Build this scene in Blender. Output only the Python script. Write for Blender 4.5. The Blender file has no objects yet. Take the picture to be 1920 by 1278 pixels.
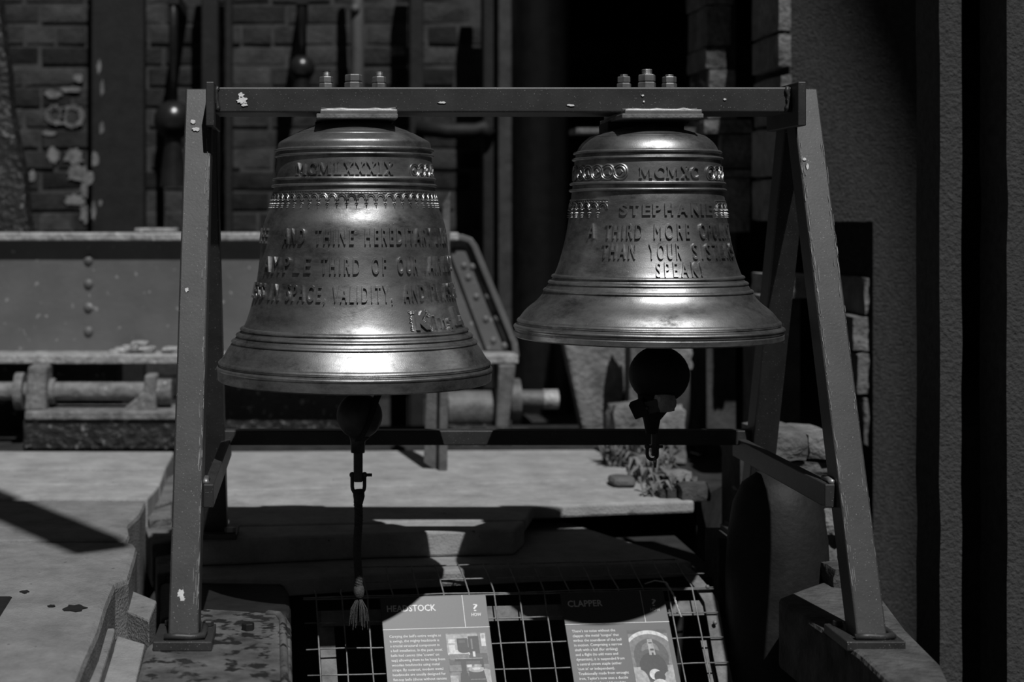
import bpy, bmesh, math, random
from mathutils import Vector, Matrix, noise

S = bpy.context.scene
COL = S.collection
random.seed(7)

# ------------------------------------------------------------------ camera, light, exposure
FPX, CX, CY, CAMZ = 2800.0, 587.0, 411.0, 0.66      # focal length and horizon point in 1920x1278 pixels
cd = bpy.data.cameras.new('camera'); cam = bpy.data.objects.new('camera', cd); COL.objects.link(cam)
cam.location = (0, 0, CAMZ); cam.rotation_euler = (math.pi/2, 0, 0)
cd.sensor_width = 36.0; cd.lens = FPX/1920*36.0
cd.shift_x = (960-CX)/1920; cd.shift_y = -(639-CY)/1920
cd.clip_start = 0.02
cd.dof.use_dof = True; cd.dof.focus_distance = 2.66; cd.dof.aperture_fstop = 3.0
S.camera = cam

w = bpy.data.worlds.new('world'); S.world = w; w.use_nodes = True
w.node_tree.nodes['Background'].inputs[0].default_value = (0.8, 0.8, 0.8, 1)
w.node_tree.nodes['Background'].inputs[1].default_value = 0.09

SUN_AZ, SUN_EL = math.radians(13.0), math.radians(56.5)   # from behind the camera, a little to the right
sd = bpy.data.lights.new('sun_offscreen', 'SUN'); sun = bpy.data.objects.new('sun_offscreen', sd); COL.objects.link(sun)
sd.energy = 5.5; sd.angle = math.radians(0.6)
tosun = Vector((math.sin(SUN_AZ)*math.cos(SUN_EL), -math.cos(SUN_AZ)*math.cos(SUN_EL), math.sin(SUN_EL)))
sun.rotation_euler = tosun.to_track_quat('Z', 'Y').to_euler()
sun.location = (1, -3, 6)

vs = S.view_settings
vs.view_transform = 'Standard'; vs.look = 'None'; vs.gamma = 1.0; vs.use_curve_mapping = False
vs.exposure = -0.7

# ------------------------------------------------------------------ materials (all neutral: a black and white picture)
def mat(name, val, rough=0.7, metal=0.0, var=0.35, scale=12.0, bump=0.2, bscale=60.0, speck=None, spec=0.5,
        stretch=(1, 1, 1), rnd=0.0, bdist=0.004, speck_scale=140.0, speck_thr=0.70, rvar=0.0, dark=None, detail=6, nrough=0.62):
    m = bpy.data.materials.new(name); m.use_nodes = True
    nt = m.node_tree; N = nt.nodes; L = nt.links
    b = N['Principled BSDF']
    b.inputs['Roughness'].default_value = rough; b.inputs['Metallic'].default_value = metal
    b.inputs['Specular IOR Level'].default_value = spec
    g = N.new('ShaderNodeNewGeometry'); mp = N.new('ShaderNodeMapping'); mp.inputs['Scale'].default_value = stretch
    L.new(g.outputs['Position'], mp.inputs['Vector'])
    n1 = N.new('ShaderNodeTexNoise'); n1.inputs['Scale'].default_value = scale; n1.inputs['Detail'].default_value = detail
    n1.inputs['Roughness'].default_value = nrough
    L.new(mp.outputs['Vector'], n1.inputs['Vector'])
    mr = N.new('ShaderNodeMapRange'); mr.inputs['From Min'].default_value = 0.3; mr.inputs['From Max'].default_value = 0.7
    mr.inputs['To Min'].default_value = val*(1-var); mr.inputs['To Max'].default_value = val*(1+var)
    L.new(n1.outputs['Fac'], mr.inputs['Value'])
    out = mr.outputs['Result']
    if rnd:
        oi = N.new('ShaderNodeObjectInfo'); r2 = N.new('ShaderNodeMapRange')
        r2.inputs['To Min'].default_value = 1-rnd; r2.inputs['To Max'].default_value = 1+rnd
        L.new(oi.outputs['Random'], r2.inputs['Value'])
        mu = N.new('ShaderNodeMath'); mu.operation = 'MULTIPLY'
        L.new(out, mu.inputs[0]); L.new(r2.outputs['Result'], mu.inputs[1]); out = mu.outputs[0]
    def patch(o, sval, sc, thr, wd):
        n3 = N.new('ShaderNodeTexNoise'); n3.inputs['Scale'].default_value = sc; n3.inputs['Detail'].default_value = 3
        L.new(g.outputs['Position'], n3.inputs['Vector'])
        r3 = N.new('ShaderNodeMapRange'); r3.inputs['From Min'].default_value = thr; r3.inputs['From Max'].default_value = thr+wd
        L.new(n3.outputs['Fac'], r3.inputs['Value'])
        mx = N.new('ShaderNodeMix'); mx.data_type = 'FLOAT'
        L.new(r3.outputs['Result'], mx.inputs[0]); L.new(o, mx.inputs[2]); mx.inputs[3].default_value = sval
        return mx.outputs[0]
    if speck is not None: out = patch(out, speck, speck_scale, speck_thr, 0.04)
    if dark is not None: out = patch(out, dark[0], dark[1], dark[2], 0.08)
    cb = N.new('ShaderNodeCombineColor')
    for i in range(3): L.new(out, cb.inputs[i])
    L.new(cb.outputs[0], b.inputs['Base Color'])
    if rvar:
        r4 = N.new('ShaderNodeMapRange'); r4.inputs['From Min'].default_value = 0.3; r4.inputs['From Max'].default_value = 0.7
        r4.inputs['To Min'].default_value = rough+rvar; r4.inputs['To Max'].default_value = rough-rvar
        L.new(n1.outputs['Fac'], r4.inputs['Value']); L.new(r4.outputs['Result'], b.inputs['Roughness'])
    if bump:
        n2 = N.new('ShaderNodeTexNoise'); n2.inputs['Scale'].default_value = bscale; n2.inputs['Detail'].default_value = 5
        L.new(g.outputs['Position'], n2.inputs['Vector'])
        bp = N.new('ShaderNodeBump'); bp.inputs['Strength'].default_value = bump; bp.inputs['Distance'].default_value = bdist
        L.new(n2.outputs['Fac'], bp.inputs['Height']); L.new(bp.outputs['Normal'], b.inputs['Normal'])
    return m

M = {}
M['bronze'] = mat('weathered_bronze', 0.30, 0.43, 0.95, 0.85, 12, 0.18, 420, stretch=(1, 1, 2.2), bdist=0.0007, rvar=0.07, detail=12, nrough=0.74, speck=0.6, speck_scale=330, speck_thr=0.70)
M['paint'] = mat('dark_painted_steel', 0.027, 0.5, 0.0, 0.35, 16, 0.2, 200, speck=0.22, speck_scale=420, speck_thr=0.675, bdist=0.0008)
M['zinc'] = mat('galvanised_steel', 0.22, 0.45, 0.6, 0.3, 40, 0.2, 200, bdist=0.001)
M['fleck'] = mat('white_paint_fleck', 0.75, 0.7, 0, 0.1, 60, 0.2, 200)
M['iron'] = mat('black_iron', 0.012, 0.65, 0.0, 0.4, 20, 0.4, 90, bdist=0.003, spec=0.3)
M['ironclap'] = mat('clapper_iron', 0.05, 0.5, 0.3, 0.4, 30, 0.4, 110, bdist=0.002)
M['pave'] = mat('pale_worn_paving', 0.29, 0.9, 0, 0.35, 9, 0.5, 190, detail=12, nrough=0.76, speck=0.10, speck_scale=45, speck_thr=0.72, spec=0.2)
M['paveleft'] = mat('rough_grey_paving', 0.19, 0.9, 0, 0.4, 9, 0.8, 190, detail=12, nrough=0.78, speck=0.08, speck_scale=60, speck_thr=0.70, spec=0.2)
M['slab'] = mat('sandstone_slab', 0.25, 0.95, 0, 0.3, 9, 0.7, 200, detail=12, nrough=0.76, spec=0.2)
M['soil'] = mat('dark_soil', 0.03, 1.0, 0, 0.4, 12, 0.7, 40, spec=0.1)
M['brick'] = mat('sooty_brick', 0.034, 0.95, 0, 0.45, 14, 0.7, 70, rnd=0.6, spec=0.15, bdist=0.008)
M['mortar'] = mat('sooty_mortar', 0.055, 1.0, 0, 0.4, 10, 0.7, 70, spec=0.1)
M['stone'] = mat('pale_rubble_stone', 0.15, 0.95, 0, 0.45, 16, 0.9, 60, rnd=0.25, spec=0.2, bdist=0.01)
M['stonedark'] = mat('dark_rubble_stone', 0.06, 0.95, 0, 0.5, 16, 0.9, 60, rnd=0.3, spec=0.2, bdist=0.01)
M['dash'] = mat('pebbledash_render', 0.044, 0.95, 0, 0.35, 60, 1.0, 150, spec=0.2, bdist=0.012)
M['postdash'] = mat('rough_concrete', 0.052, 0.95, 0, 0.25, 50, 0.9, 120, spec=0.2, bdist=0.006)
M['girder'] = mat('weathered_girder_paint', 0.105, 0.55, 0.0, 0.22, 5, 0.3, 60, speck=0.26, speck_scale=42, speck_thr=0.67, bdist=0.003)
M['flange'] = mat('pitted_flange_steel', 0.30, 0.55, 0.1, 0.45, 30, 0.8, 60, speck=0.55, speck_scale=70, speck_thr=0.64, bdist=0.008)
M['rust'] = mat('rusted_casting', 0.16, 0.75, 0.1, 0.5, 26, 0.8, 60, speck=0.4, speck_scale=80, speck_thr=0.68, bdist=0.008)
M['timber'] = mat('tarred_timber', 0.014, 0.55, 0, 0.5, 20, 1.0, 45, speck=0.13, speck_scale=50, speck_thr=0.62, stretch=(1, 1, 0.4), bdist=0.012)
M['cast'] = mat('wet_cast_plate', 0.13, 0.4, 0.2, 0.6, 14, 0.5, 70, dark=(0.02, 38, 0.52), bdist=0.003)
M['wire'] = mat('galvanised_wire', 0.20, 0.6, 0.3, 0.4, 60, 0.2, 200)
M['wirepale'] = mat('pale_tie_wire', 0.5, 0.6, 0.2, 0.2, 60, 0.2, 200)
M['bar'] = mat('rusty_flat_bar', 0.16, 0.8, 0, 0.4, 30, 0.6, 120)
M['sign'] = mat('dark_sign_board', 0.062, 0.45, 0, 0.06, 300, 0.1, 600, bdist=0.0005)
M['signtext'] = mat('white_sign_print', 0.72, 0.5, 0, 0.02, 50, 0)
for k, v in (('p0', .02), ('p1', .06), ('p2', .15), ('p3', .32), ('p4', .55)):
    M[k] = mat('print_grey_'+k[1], v, 0.5, 0, 0.35, 160, 0)
M['rope'] = mat('dark_rope', 0.05, 0.9, 0, 0.4, 150, 0.5, 400)
M['weed'] = mat('dry_weed_leaf', 0.14, 0.8, 0, 0.5, 30, 0)
M['ironpale'] = mat('grey_iron_casting', 0.10, 0.6, 0.1, 0.4, 24, 0.6, 70, bdist=0.005)
M['pipepale'] = mat('pale_pipe_paint', 0.075, 0.6, 0, 0.2, 20, 0.2, 80)

# ------------------------------------------------------------------ geometry helpers
def P(x, y, d):
    """photo pixel at depth d -> world"""
    return Vector(((x-CX)/FPX*d, d, CAMZ-(y-CY)/FPX*d))
def G(x, y, z=0.0):
    """photo pixel on the horizontal level z -> world"""
    return P(x, y, (CAMZ-z)*FPX/(y-CY))

class MB:
    def __init__(s): s.v = []; s.f = []; s.mi = []
    def add(s, vs, fs, mi=0):
        o = len(s.v); s.v += [Vector(v) for v in vs]; s.f += [tuple(i+o for i in f) for f in fs]; s.mi += [mi]*len(fs)
        return s
    def hexa(s, p, mi=0):          # 8 points: bottom ring 0-3, top ring 4-7
        return s.add(p, [(3, 2, 1, 0), (4, 5, 6, 7), (0, 1, 5, 4), (1, 2, 6, 5), (2, 3, 7, 6), (3, 0, 4, 7)], mi)
    def box(s, x0, x1, y0, y1, z0, z1, mi=0):
        return s.hexa([(x0, y0, z0), (x1, y0, z0), (x1, y1, z0), (x0, y1, z0), (x0, y0, z1), (x1, y0, z1), (x1, y1, z1), (x0, y1, z1)], mi)
    def bar(s, a, b, wu, wv, up=(0, 0, 1)):   # square bar from a to b; wu across, wv along the 'up' side
        a, b = Vector(a), Vector(b); t = (b-a).normalized(); u = t.cross(Vector(up)).normalized(); v = u.cross(t)
        r = [(-1, -1), (1, -1), (1, 1), (-1, 1)]
        return s.hexa([a+u*wu/2*i+v*wv/2*j for i, j in r]+[b+u*wu/2*i+v*wv/2*j for i, j in r])
    def tube(s, path, r, n=8, cap=True, closed=False):
        path = [Vector(p) for p in path]; m = len(path); rr = r if isinstance(r, (list, tuple)) else [r]*m
        vs = []; fs = []; u = None
        for i, p in enumerate(path):
            if closed: t = (path[(i+1) % m]-path[i-1]).normalized()
            else: t = (path[min(i+1, m-1)]-path[max(i-1, 0)]).normalized()
            if u is None:
                u = t.cross(Vector((0.13, 0.97, 0.21)))
                if u.length < 1e-3: u = t.cross(Vector((1, 0, 0)))
                u.normalize()
            else: u = (u-t*u.dot(t)).normalized()
            v = t.cross(u)
            vs += [p+(u*math.cos(2*math.pi*k/n)+v*math.sin(2*math.pi*k/n))*rr[i] for k in range(n)]
        for i in range(m if closed else m-1):
            for k in range(n):
                a = i*n+k; b = i*n+(k+1) % n; j = ((i+1) % m)*n
                fs.append((a, b, j+(k+1) % n, j+k))
        if cap and not closed: fs += [tuple(range(n-1, -1, -1)), tuple((m-1)*n+k for k in range(n))]
        return s.add(vs, fs)
    def lathe(s, prof, c, n=48, close_loop=False):   # prof (r,z) ; axis vertical through c
        vs = []; fs = []; m = len(prof)
        for r, z in prof:
            r = max(r, 1e-4)
            vs += [(c[0]+r*math.sin(2*math.pi*k/n), c[1]-r*math.cos(2*math.pi*k/n), c[2]+z) for k in range(n)]
        for i in range(m-1):
            for k in range(n):
                fs.append((i*n+k, (i+1)*n+k, (i+1)*n+(k+1) % n, i*n+(k+1) % n))
        return s.add(vs, fs)
    def prism(s, poly, z0, z1, mi=0):  # poly: list of (x,y), any winding
        ar = sum(poly[i][0]*poly[(i+1) % len(poly)][1]-poly[(i+1) % len(poly)][0]*poly[i][1] for i in range(len(poly)))
        if ar < 0: poly = poly[::-1]
        n = len(poly)
        vs = [(p[0], p[1], z0) for p in poly]+[(p[0], p[1], z1) for p in poly]
        return s.add(vs, [tuple(range(n-1, -1, -1)), tuple(range(n, 2*n))]+[(i, (i+1) % n, n+(i+1) % n, n+i) for i in range(n)], mi)
    def plate(s, poly, y0, y1, mi=0):  # poly in x,z ; thickness along y
        o = MB(); o.prism([(p[0], -p[1]) for p in poly], y0, y1)
        return s.add([(v.x, v.z, -v.y) for v in o.v], o.f, mi)
    def sphere(s, c, r, n=20, sc=(1, 1, 1)):
        pr = [(r*math.sin(math.pi*i/(n//2)), -r*math.cos(math.pi*i/(n//2))) for i in range(n//2+1)]
        o = MB(); o.lathe(pr[::-1], (0, 0, 0), n)
        return s.add([(c[0]+v.x*sc[0], c[1]+v.y*sc[1], c[2]+v.z*sc[2]) for v in o.v], o.f)
    def rock(s, c, size, seed, n=4, amp=0.12, rnd=0.25, rotz=0.0):
        idx = {}; vs = []; fs = []
        def vid(i, j, k):
            if (i, j, k) in idx: return idx[(i, j, k)]
            p = Vector((2*i/n-1, 2*j/n-1, 2*k/n-1)); q = p.normalized()*1.15
            p = p.lerp(q, rnd)
            dsp = noise.noise_vector(p*1.3+Vector((seed*3.7, seed*1.3, -seed*2.1)))*amp + noise.noise_vector(p*3.5+Vector((seed, 9, seed)))*amp*0.5
            p = p+dsp
            p = Vector((p.x*size[0]/2, p.y*size[1]/2, p.z*size[2]/2)); p = Matrix.Rotation(rotz, 3, 'Z') @ p
            idx[(i, j, k)] = len(vs); vs.append(p+Vector(c)); return idx[(i, j, k)]
        for a in range(n):
            for b in range(n):
                fs.append((vid(a, b, 0), vid(a, b+1, 0), vid(a+1, b+1, 0), vid(a+1, b, 0)))
                fs.append((vid(a, b, n), vid(a+1, b, n), vid(a+1, b+1, n), vid(a, b+1, n)))
                fs.append((vid(a, 0, b), vid(a+1, 0, b), vid(a+1, 0, b+1), vid(a, 0, b+1)))
                fs.append((vid(a, n, b), vid(a, n, b+1), vid(a+1, n, b+1), vid(a+1, n, b)))
                fs.append((vid(0, a, b), vid(0, a, b+1), vid(0, a+1, b+1), vid(0, a+1, b)))
                fs.append((vid(n, a, b), vid(n, a+1, b), vid(n, a+1, b+1), vid(n, a, b+1)))
        return s.add(vs, fs)
    def build(s, name, m, parent=None, smooth=False, bevel=0.0, angle=None):
        org = Vector((0, 0, 0))
        if parent is not None:
            q = parent
            while q is not None: org += q.location; q = q.parent
        elif s.v:
            org = Vector((sum(v.x for v in s.v)/len(s.v), sum(v.y for v in s.v)/len(s.v), min(v.z for v in s.v)))
        me = bpy.data.meshes.new(name); me.from_pydata([v-org for v in s.v], [], s.f)
        for mm in (m if isinstance(m, (list, tuple)) else [m]): me.materials.append(M[mm])
        if max(s.mi, default=0): me.polygons.foreach_set('material_index', s.mi)
        me.update()
        if smooth:
            me.polygons.foreach_set('use_smooth', [True]*len(me.polygons))
            if angle: me.set_sharp_from_angle(angle=math.radians(angle))
        o = bpy.data.objects.new(name, me); COL.objects.link(o)
        if parent is not None: o.parent = parent
        else: o.location = org
        if bevel:
            b = o.modifiers.new('bevel', 'BEVEL'); b.width = bevel; b.segments = 2; b.limit_method = 'ANGLE'
        return o

def tag(o, label=None, cat=None, group=None, kind=None):
    if label: o['label'] = label
    if cat: o['category'] = cat
    if group: o['group'] = group
    if kind: o['kind'] = kind
    return o
def thing(name, loc, label=None, cat=None, group=None, kind=None):
    o = bpy.data.objects.new(name, None); COL.objects.link(o); o.location = loc; o.empty_display_size = 0.05
    return tag(o, label, cat, group, kind)
def hexnut(mb, c, r, h, rot=0.0):
    pts = [(c[0]+r*math.cos(rot+math.pi/3*k), c[1]+r*math.sin(rot+math.pi/3*k)) for k in range(6)]
    sm = [(c[0]+r*.9*math.cos(rot+math.pi/3*k), c[1]+r*.9*math.sin(rot+math.pi/3*k)) for k in range(6)]
    rings = [(sm, 0), (pts, h*.13), (pts, h*.87), (sm, h)]
    vs = [(p[0], p[1], c[2]+z) for ring, z in rings for p in ring]
    fs = [tuple(range(5, -1, -1)), tuple(range(18, 24))]
    for i in range(3):
        for k in range(6): fs.append((i*6+k, i*6+(k+1) % 6, i*6+6+(k+1) % 6, i*6+6+k))
    mb.add(vs, fs)
def blob(mb, c, u, v, nrm, ru, rv, seed, n=18, h=0.0008):
    c = Vector(c); u = Vector(u); v = Vector(v); nrm = Vector(nrm); ring = []
    rs = random.Random(seed)
    for k in range(n):
        a = 2*math.pi*k/n; q = 0.6+0.5*rs.random()
        ring.append(c+u*ru*q*math.cos(a)+v*rv*q*math.sin(a))
    vs = [p-nrm*h for p in ring]+[p+nrm*h for p in ring]
    mb.add(vs, [tuple(range(n, 2*n))]+[(i, (i+1) % n, n+(i+1) % n, n+i) for i in range(n)])
def textmesh(txt, bold=0.0, ext=0.0, bev=0.0, res=2, space=1.0):
    """flat lettering as (verts, faces); unit size, origin at the left of the baseline"""
    c = bpy.data.curves.new('t', 'FONT'); c.body = txt; c.size = 1.0; c.space_character = space; c.offset = bold; c.extrude = ext; c.bevel_depth = bev
    c.bevel_resolution = 0; c.resolution_u = res; c.fill_mode = 'BOTH' if ext else 'FRONT'
    o = bpy.data.objects.new('t', c); COL.objects.link(o)
    me = bpy.data.meshes.new_from_object(o.evaluated_get(bpy.context.evaluated_depsgraph_get()))
    vs = [v.co.copy() for v in me.vertices]; fs = [tuple(p.vertices) for p in me.polygons]
    bpy.data.objects.remove(o); bpy.data.curves.remove(c); bpy.data.meshes.remove(me)
    x0 = min(v.x for v in vs); x1 = max(v.x for v in vs)
    return [Vector((v.x-x0, v.y, v.z)) for v in vs], fs, x1-x0
CAPH = max(v.y for v in textmesh('H')[0])

# ------------------------------------------------------------------ the setting: ground
PITZ = -0.75
MB().box(-4, 5, -2.0, 10, PITZ-0.1, PITZ).build('ground', 'soil')['kind'] = 'structure'
floor = thing('floor', (0, 3.5, 0), kind='structure')
def poly_px(pts, z=0.0): return [tuple(G(x, y, z)[:2]) for x, y in pts]
def slab(pts, name='paving_strip', m='pave', z=0.0, th=0.25, bev=0.006, par=floor):
    return MB().prism(poly_px(pts, z), z-th, z).build(name, m, par, bevel=bev)
# far paving strips, running across behind the frame
slab([(-260, 800), (1420, 795), (1420, 838), (-260, 842)], z=-0.004, m='soil')
slab([(362, 846), (1160, 842), (1185, 862), (1240, 893), (900, 905), (345, 921)], th=.09)
slab([(345, 923.5), (900, 907.5), (1243, 895.5), (1270, 912), (1302, 938), (1150, 943), (1000, 949), (985, 973), (342, 986)], z=-0.002, th=.03)
slab([(342, 988.5), (984, 975.5), (965, 992), (700, 998), (445, 1009), (342, 1012)], z=-0.004, th=.055)
MB().box(-.24, .86, 3.14, 4.36, PITZ, -.092).build('bedding', 'soil', floor)
MB().box(.40, .86, 3.76, 4.36, PITZ, -.03).build('bedding', 'soil', floor)
MB().prism(poly_px([(1140, 834), (1370, 834), (1370, 900), (1306, 939), (1268, 915), (1238, 897), (1183, 866)], -.012), PITZ, -.012).build('earth_bank', 'soil', floor)
# left paving, cut off along a slanting ragged edge
slab([(-700, 844), (327, 846), (310, 877.5), (-700, 877.5)], m='pave')
slab([(-700, 881.5), (309, 881.5), (300, 907), (-700, 907)], m='pave', z=-0.003)
slab([(-700, 909), (299, 909), (277, 933.5), (-700, 932)], m='pave', z=-0.002)
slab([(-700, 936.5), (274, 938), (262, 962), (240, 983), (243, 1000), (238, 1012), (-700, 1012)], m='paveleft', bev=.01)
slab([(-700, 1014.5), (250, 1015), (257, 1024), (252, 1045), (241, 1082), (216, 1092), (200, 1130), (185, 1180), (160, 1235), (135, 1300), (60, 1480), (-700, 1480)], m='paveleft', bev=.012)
# lower sandstone slab in front, beside the mesh
slab([(345, 1016), (700, 1003), (988, 953), (1300, 1052), (1000, 1061), (690, 1076), (540, 1086), (390, 1084), (345, 1082)], name='sandstone_slab', m='slab', z=-0.06, th=.035, bev=.008)
# fragments lying in the channel between the two pavings
for i, (pts, z) in enumerate([([(216, 1108), (236, 1101), (294, 1125), (280, 1162), (212, 1133)], -.06),
                              ([(150, 1245), (186, 1178), (216, 1176), (214, 1190), (186, 1278), (140, 1290)], -.05),
                              ([(192, 1280), (220, 1190), (272, 1206), (250, 1300), (190, 1310)], -.075),
                              ([(270, 955), (322, 935), (322, 968), (280, 975)], -.05),
                              ([(290, 1030), (326, 1010), (335, 1070), (295, 1075)], -.10), ([(300, 900), (345, 880), (345, 930), (285, 950)], -.04), ([(270, 985), (345, 975), (345, 1008), (285, 1020)], -.07)]):
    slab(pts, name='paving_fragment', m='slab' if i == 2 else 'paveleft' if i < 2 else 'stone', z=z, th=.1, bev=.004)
slab([(-60, 1116), (25, 1116), (0, 1156), (-60, 1160)], name='drain_cover', m='iron', z=0.002, th=.01)
for x, y, a, b in ((46, 1110, 9, 4), (140, 1140, 25, 9), (95, 1137, 9, 3)):
    c = G(x, y, 0.0); mb = MB(); blob(mb, (c.x, c.y, 0.0008), (1, 0, 0), (0, 1, 0), (0, 0, 1), a*c.y/FPX, b*3*c.y/FPX, x, 14, 0.001)
    mb.build('pit_mark', 'iron', floor)

# ------------------------------------------------------------------ back brick wall on the left
WD = 5.5
wall = thing('wall_back', (-0.3, WD, PITZ), kind='structure')
MB().box(-1.75, 0.735, WD+0.002, WD+0.35, PITZ, 1.75).build('mortar_bed', 'mortar', wall)
bm_var = []
for k in range(7):
    mb = MB(); r = random.Random(k); j = lambda a: (r.random()-.5)*a
    L_, H_ = (0.216, 0.066) if k < 5 else (0.103, 0.066)
    o = [(-L_/2, 0.03, -H_/2), (L_/2, 0.03, -H_/2), (L_/2, 0.03, H_/2), (-L_/2, 0.03, H_/2)]
    m_ = [(x+j(.006), 0.004+j(.003), z+j(.005)) for x, _, z in o]
    f_ = [(x*.965+j(.006), -0.003+j(.004), z*.9+j(.005)) for x, _, z in o]
    c_ = [(0+j(.03), -.005+j(.003), j(.01))]
    mb.add(o+m_+f_+c_, [(a, (a+1) % 4, 4+(a+1) % 4, 4+a) for a in range(4)]+[(4+a, 4+(a+1) % 4, 8+(a+1) % 4, 8+a) for a in range(4)]+[(8+a, 8+(a+1) % 4, 12) for a in range(4)])
    me = bpy.data.meshes.new('brick'); me.from_pydata(mb.v, [], mb.f); me.materials.append(M['brick']); me.update(); bm_var.append((me, L_))
row = 0; z = 0.0
while z < 1.72:
    x = -1.74+(0.0 if row % 2 else 0.06); hd = row % 3 == 2
    while x < 0.72:
        k = random.randrange(5, 7) if hd else random.randrange(5)
        me, L_ = bm_var[k]
        if x+L_ > 0.74: break
        o = bpy.data.objects.new('brick', me); COL.objects.link(o); o.parent = wall
        o.location = (x+L_/2+0.3, random.uniform(-.004, .004), z+0.037-PITZ); o.rotation_euler = (0, random.uniform(-.012, .012), random.uniform(-.01, .01))
        x += L_+0.011
    z += 0.0765; row += 1
def wallmark(px, py, rx, ry, seed, ring=False):
    c = P(px, py, WD-0.010); mb = MB(); s_ = WD/FPX
    if ring:
        for k in range(16):
            a = 2*math.pi*k/16
            if k in (3,) and seed % 2: continue
            blob(mb, c+Vector((math.cos(a)*rx*s_, 0, math.sin(a)*ry*s_)), (1, 0, 0), (0, 0, 1), (0, -1, 0), 6*s_, 5*s_, seed*17+k, 9, .001)
    else: blob(mb, c, (1, 0, 0), (0, 0, 1), (0, -1, 0), rx*s_, ry*s_, seed, 22, .001)
    return mb
M['chalk'] = mat('faded_whitewash', 0.15, 0.9, 0, 0.6, 30, 0.5, 90)
for a in ((105, 215, 16, 15, 1, True), (135, 218, 19, 18, 2, True), (147, 146, 10, 9, 3), (100, 176, 22, 8, 4), (132, 168, 22, 6, 5), (100, 290, 12, 18, 6),
          (138, 292, 22, 18, 7), (147, 325, 24, 20, 8), (140, 375, 22, 12, 9), (60, 330, 8, 12, 10), (160, 400, 12, 18, 11), (92, 250, 16, 5, 12), (160, 355, 10, 18, 14), (745, 95, 16, 12, 13)):
    wallmark(*a).build('whitewash_patch', 'chalk', wall)

# ------------------------------------------------------------------ dark workshop opening behind, with its stone jamb and canopy
op = thing('door_1', (1.2, 5.6, PITZ), kind='structure')
MB().box(0.735, 4.4, 8.6, 8.75, PITZ, 2.2).build('inner_back_wall', 'brick', op)
MB().box(0.60, 0.735, WD+0.36, 8.75, PITZ, 2.2).build('inner_side_wall', 'brick', op)
MB().box(4.3, 4.4, 5.6, 8.75, PITZ, 2.2).build('inner_side_wall', 'brick', op)
MB().box(0.6, 4.4, 5.52, 8.75, 2.0, 2.2).build('inner_ceiling', 'timber', op)
MB().box(0.735, 4.3, 4.9, 8.6, PITZ, -0.02).build('inner_floor', 'soil', op)
MB().box(1.03, 1.30, 3.95, 5.4, 1.52, 1.62).build('canopy', 'iron', op)
MB().box(1.30, 4.4, 4.25, 8.75, 1.7, 2.3).build('canopy', 'iron', op)
jamb = thing('wall_jamb', tuple(P(1375, 840, 4.2)), kind='structure')
JD = 4.2
def jstone(x0, y0, x1, y1, seed, m='stone', d=JD, dep=.22, amp=.05):
    a = P(x0, y0, d); b = P(x1, y1, d); c = ((a.x+b.x)/2, d+dep/2, (a.z+b.z)/2)
    return MB().rock(c, (b.x-a.x, dep, a.z-b.z), seed, 5, amp, .10).build('stone', m, jamb, True, angle=50)
for i, q in enumerate([(1324, 88, 1362, 128), (1330, 130, 1380, 168), (1328, 168, 1384, 222), (1320, 224, 1412, 250), (1352, 252, 1421, 316), (1338, 333, 1408, 436), (1326, 10, 1372, 86), (1322, -60, 1376, 8)]):
    jstone(*q, i+3, 'stone')
jstone(1334, 318, 1412, 332, 31, 'stone', JD-.015, .22)
MB().box(P(1330, 0, JD).x, P(1385, 0, JD).x, JD+.03, JD+.2, PITZ, 1.85).build('core', 'mortar', jamb)
MB().box(P(1078, 0, 4.3).x, P(1345, 0, 4.3).x, 4.28, 4.40, P(0, 249, 4.28).z, P(0, 239, 4.28).z).build('ledge', 'stone', jamb)

# ------------------------------------------------------------------ right side: rendered wall, rubble, posts
RD = 3.9
wr = thing('wall_right', tuple(P(1600, 1200, RD)), kind='structure')
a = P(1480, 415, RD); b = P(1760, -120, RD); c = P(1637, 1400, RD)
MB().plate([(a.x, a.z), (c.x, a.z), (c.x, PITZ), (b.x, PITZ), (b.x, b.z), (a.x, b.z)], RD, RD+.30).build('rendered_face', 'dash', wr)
for i, (y0, y1) in enumerate(((-120, -40), (-38, 60), (62, 128), (140, 232), (236, 330), (334, 415))):
    p = P(1457 if i != 3 else 1461, y0, RD-.005); q = P(1480, y1, RD)
    MB().rock(((p.x+q.x)/2, RD+.10, (p.z+q.z)/2), (q.x-p.x, .24, p.z-q.z-.004), 40+i, 4, .06, .1).build('stone', 'stone', wr, True, angle=50)
for i, (x0, y0, x1, y1) in enumerate(((1600, 593, 1642, 658), (1608, 662, 1642, 740), (1620, 746, 1642, 836), (1622, 520, 1645, 590))):
    p = P(x0, y0, RD+.02); q = P(x1, y1, RD+.02)
    MB().rock(((p.x+q.x)/2, RD+.12, (p.z+q.z)/2), (q.x-p.x, .2, p.z-q.z), 60+i, 5, .08, .12).build('stone', 'stone', wr, True, angle=50)
post = {}
for i, (x0, x1, d, lab) in enumerate(((1762, 1803, 3.1, 'slender rough concrete post standing alone between two dark gaps'), (1888, 1990, 3.0, 'broad rough concrete post standing at the far end of the yard'))):
    p = P(x0, 0, d); q = P(x1, 0, d); mb = MB()
    n = 26; vsx = []
    for k in range(n+1):
        zz = PITZ+(1.75-PITZ)*k/n; jx = lambda s_: .004*noise.noise(Vector((k*.7, i*9, s_)))
        vsx += [(p.x+jx(1), d, zz), (q.x+jx(2), d, zz), (q.x+jx(2), d+.12, zz), (p.x+jx(1), d+.12, zz)]
    fs = [(3, 2, 1, 0), tuple(4*n+t for t in range(4))]
    for k in range(n):
        for t in range(4): fs.append((4*k+t, 4*k+(t+1) % 4, 4*k+4+(t+1) % 4, 4*k+4+t))
    mb.add(vsx, fs); tag(mb.build('concrete_post', 'postdash'), lab, 'post')

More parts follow.
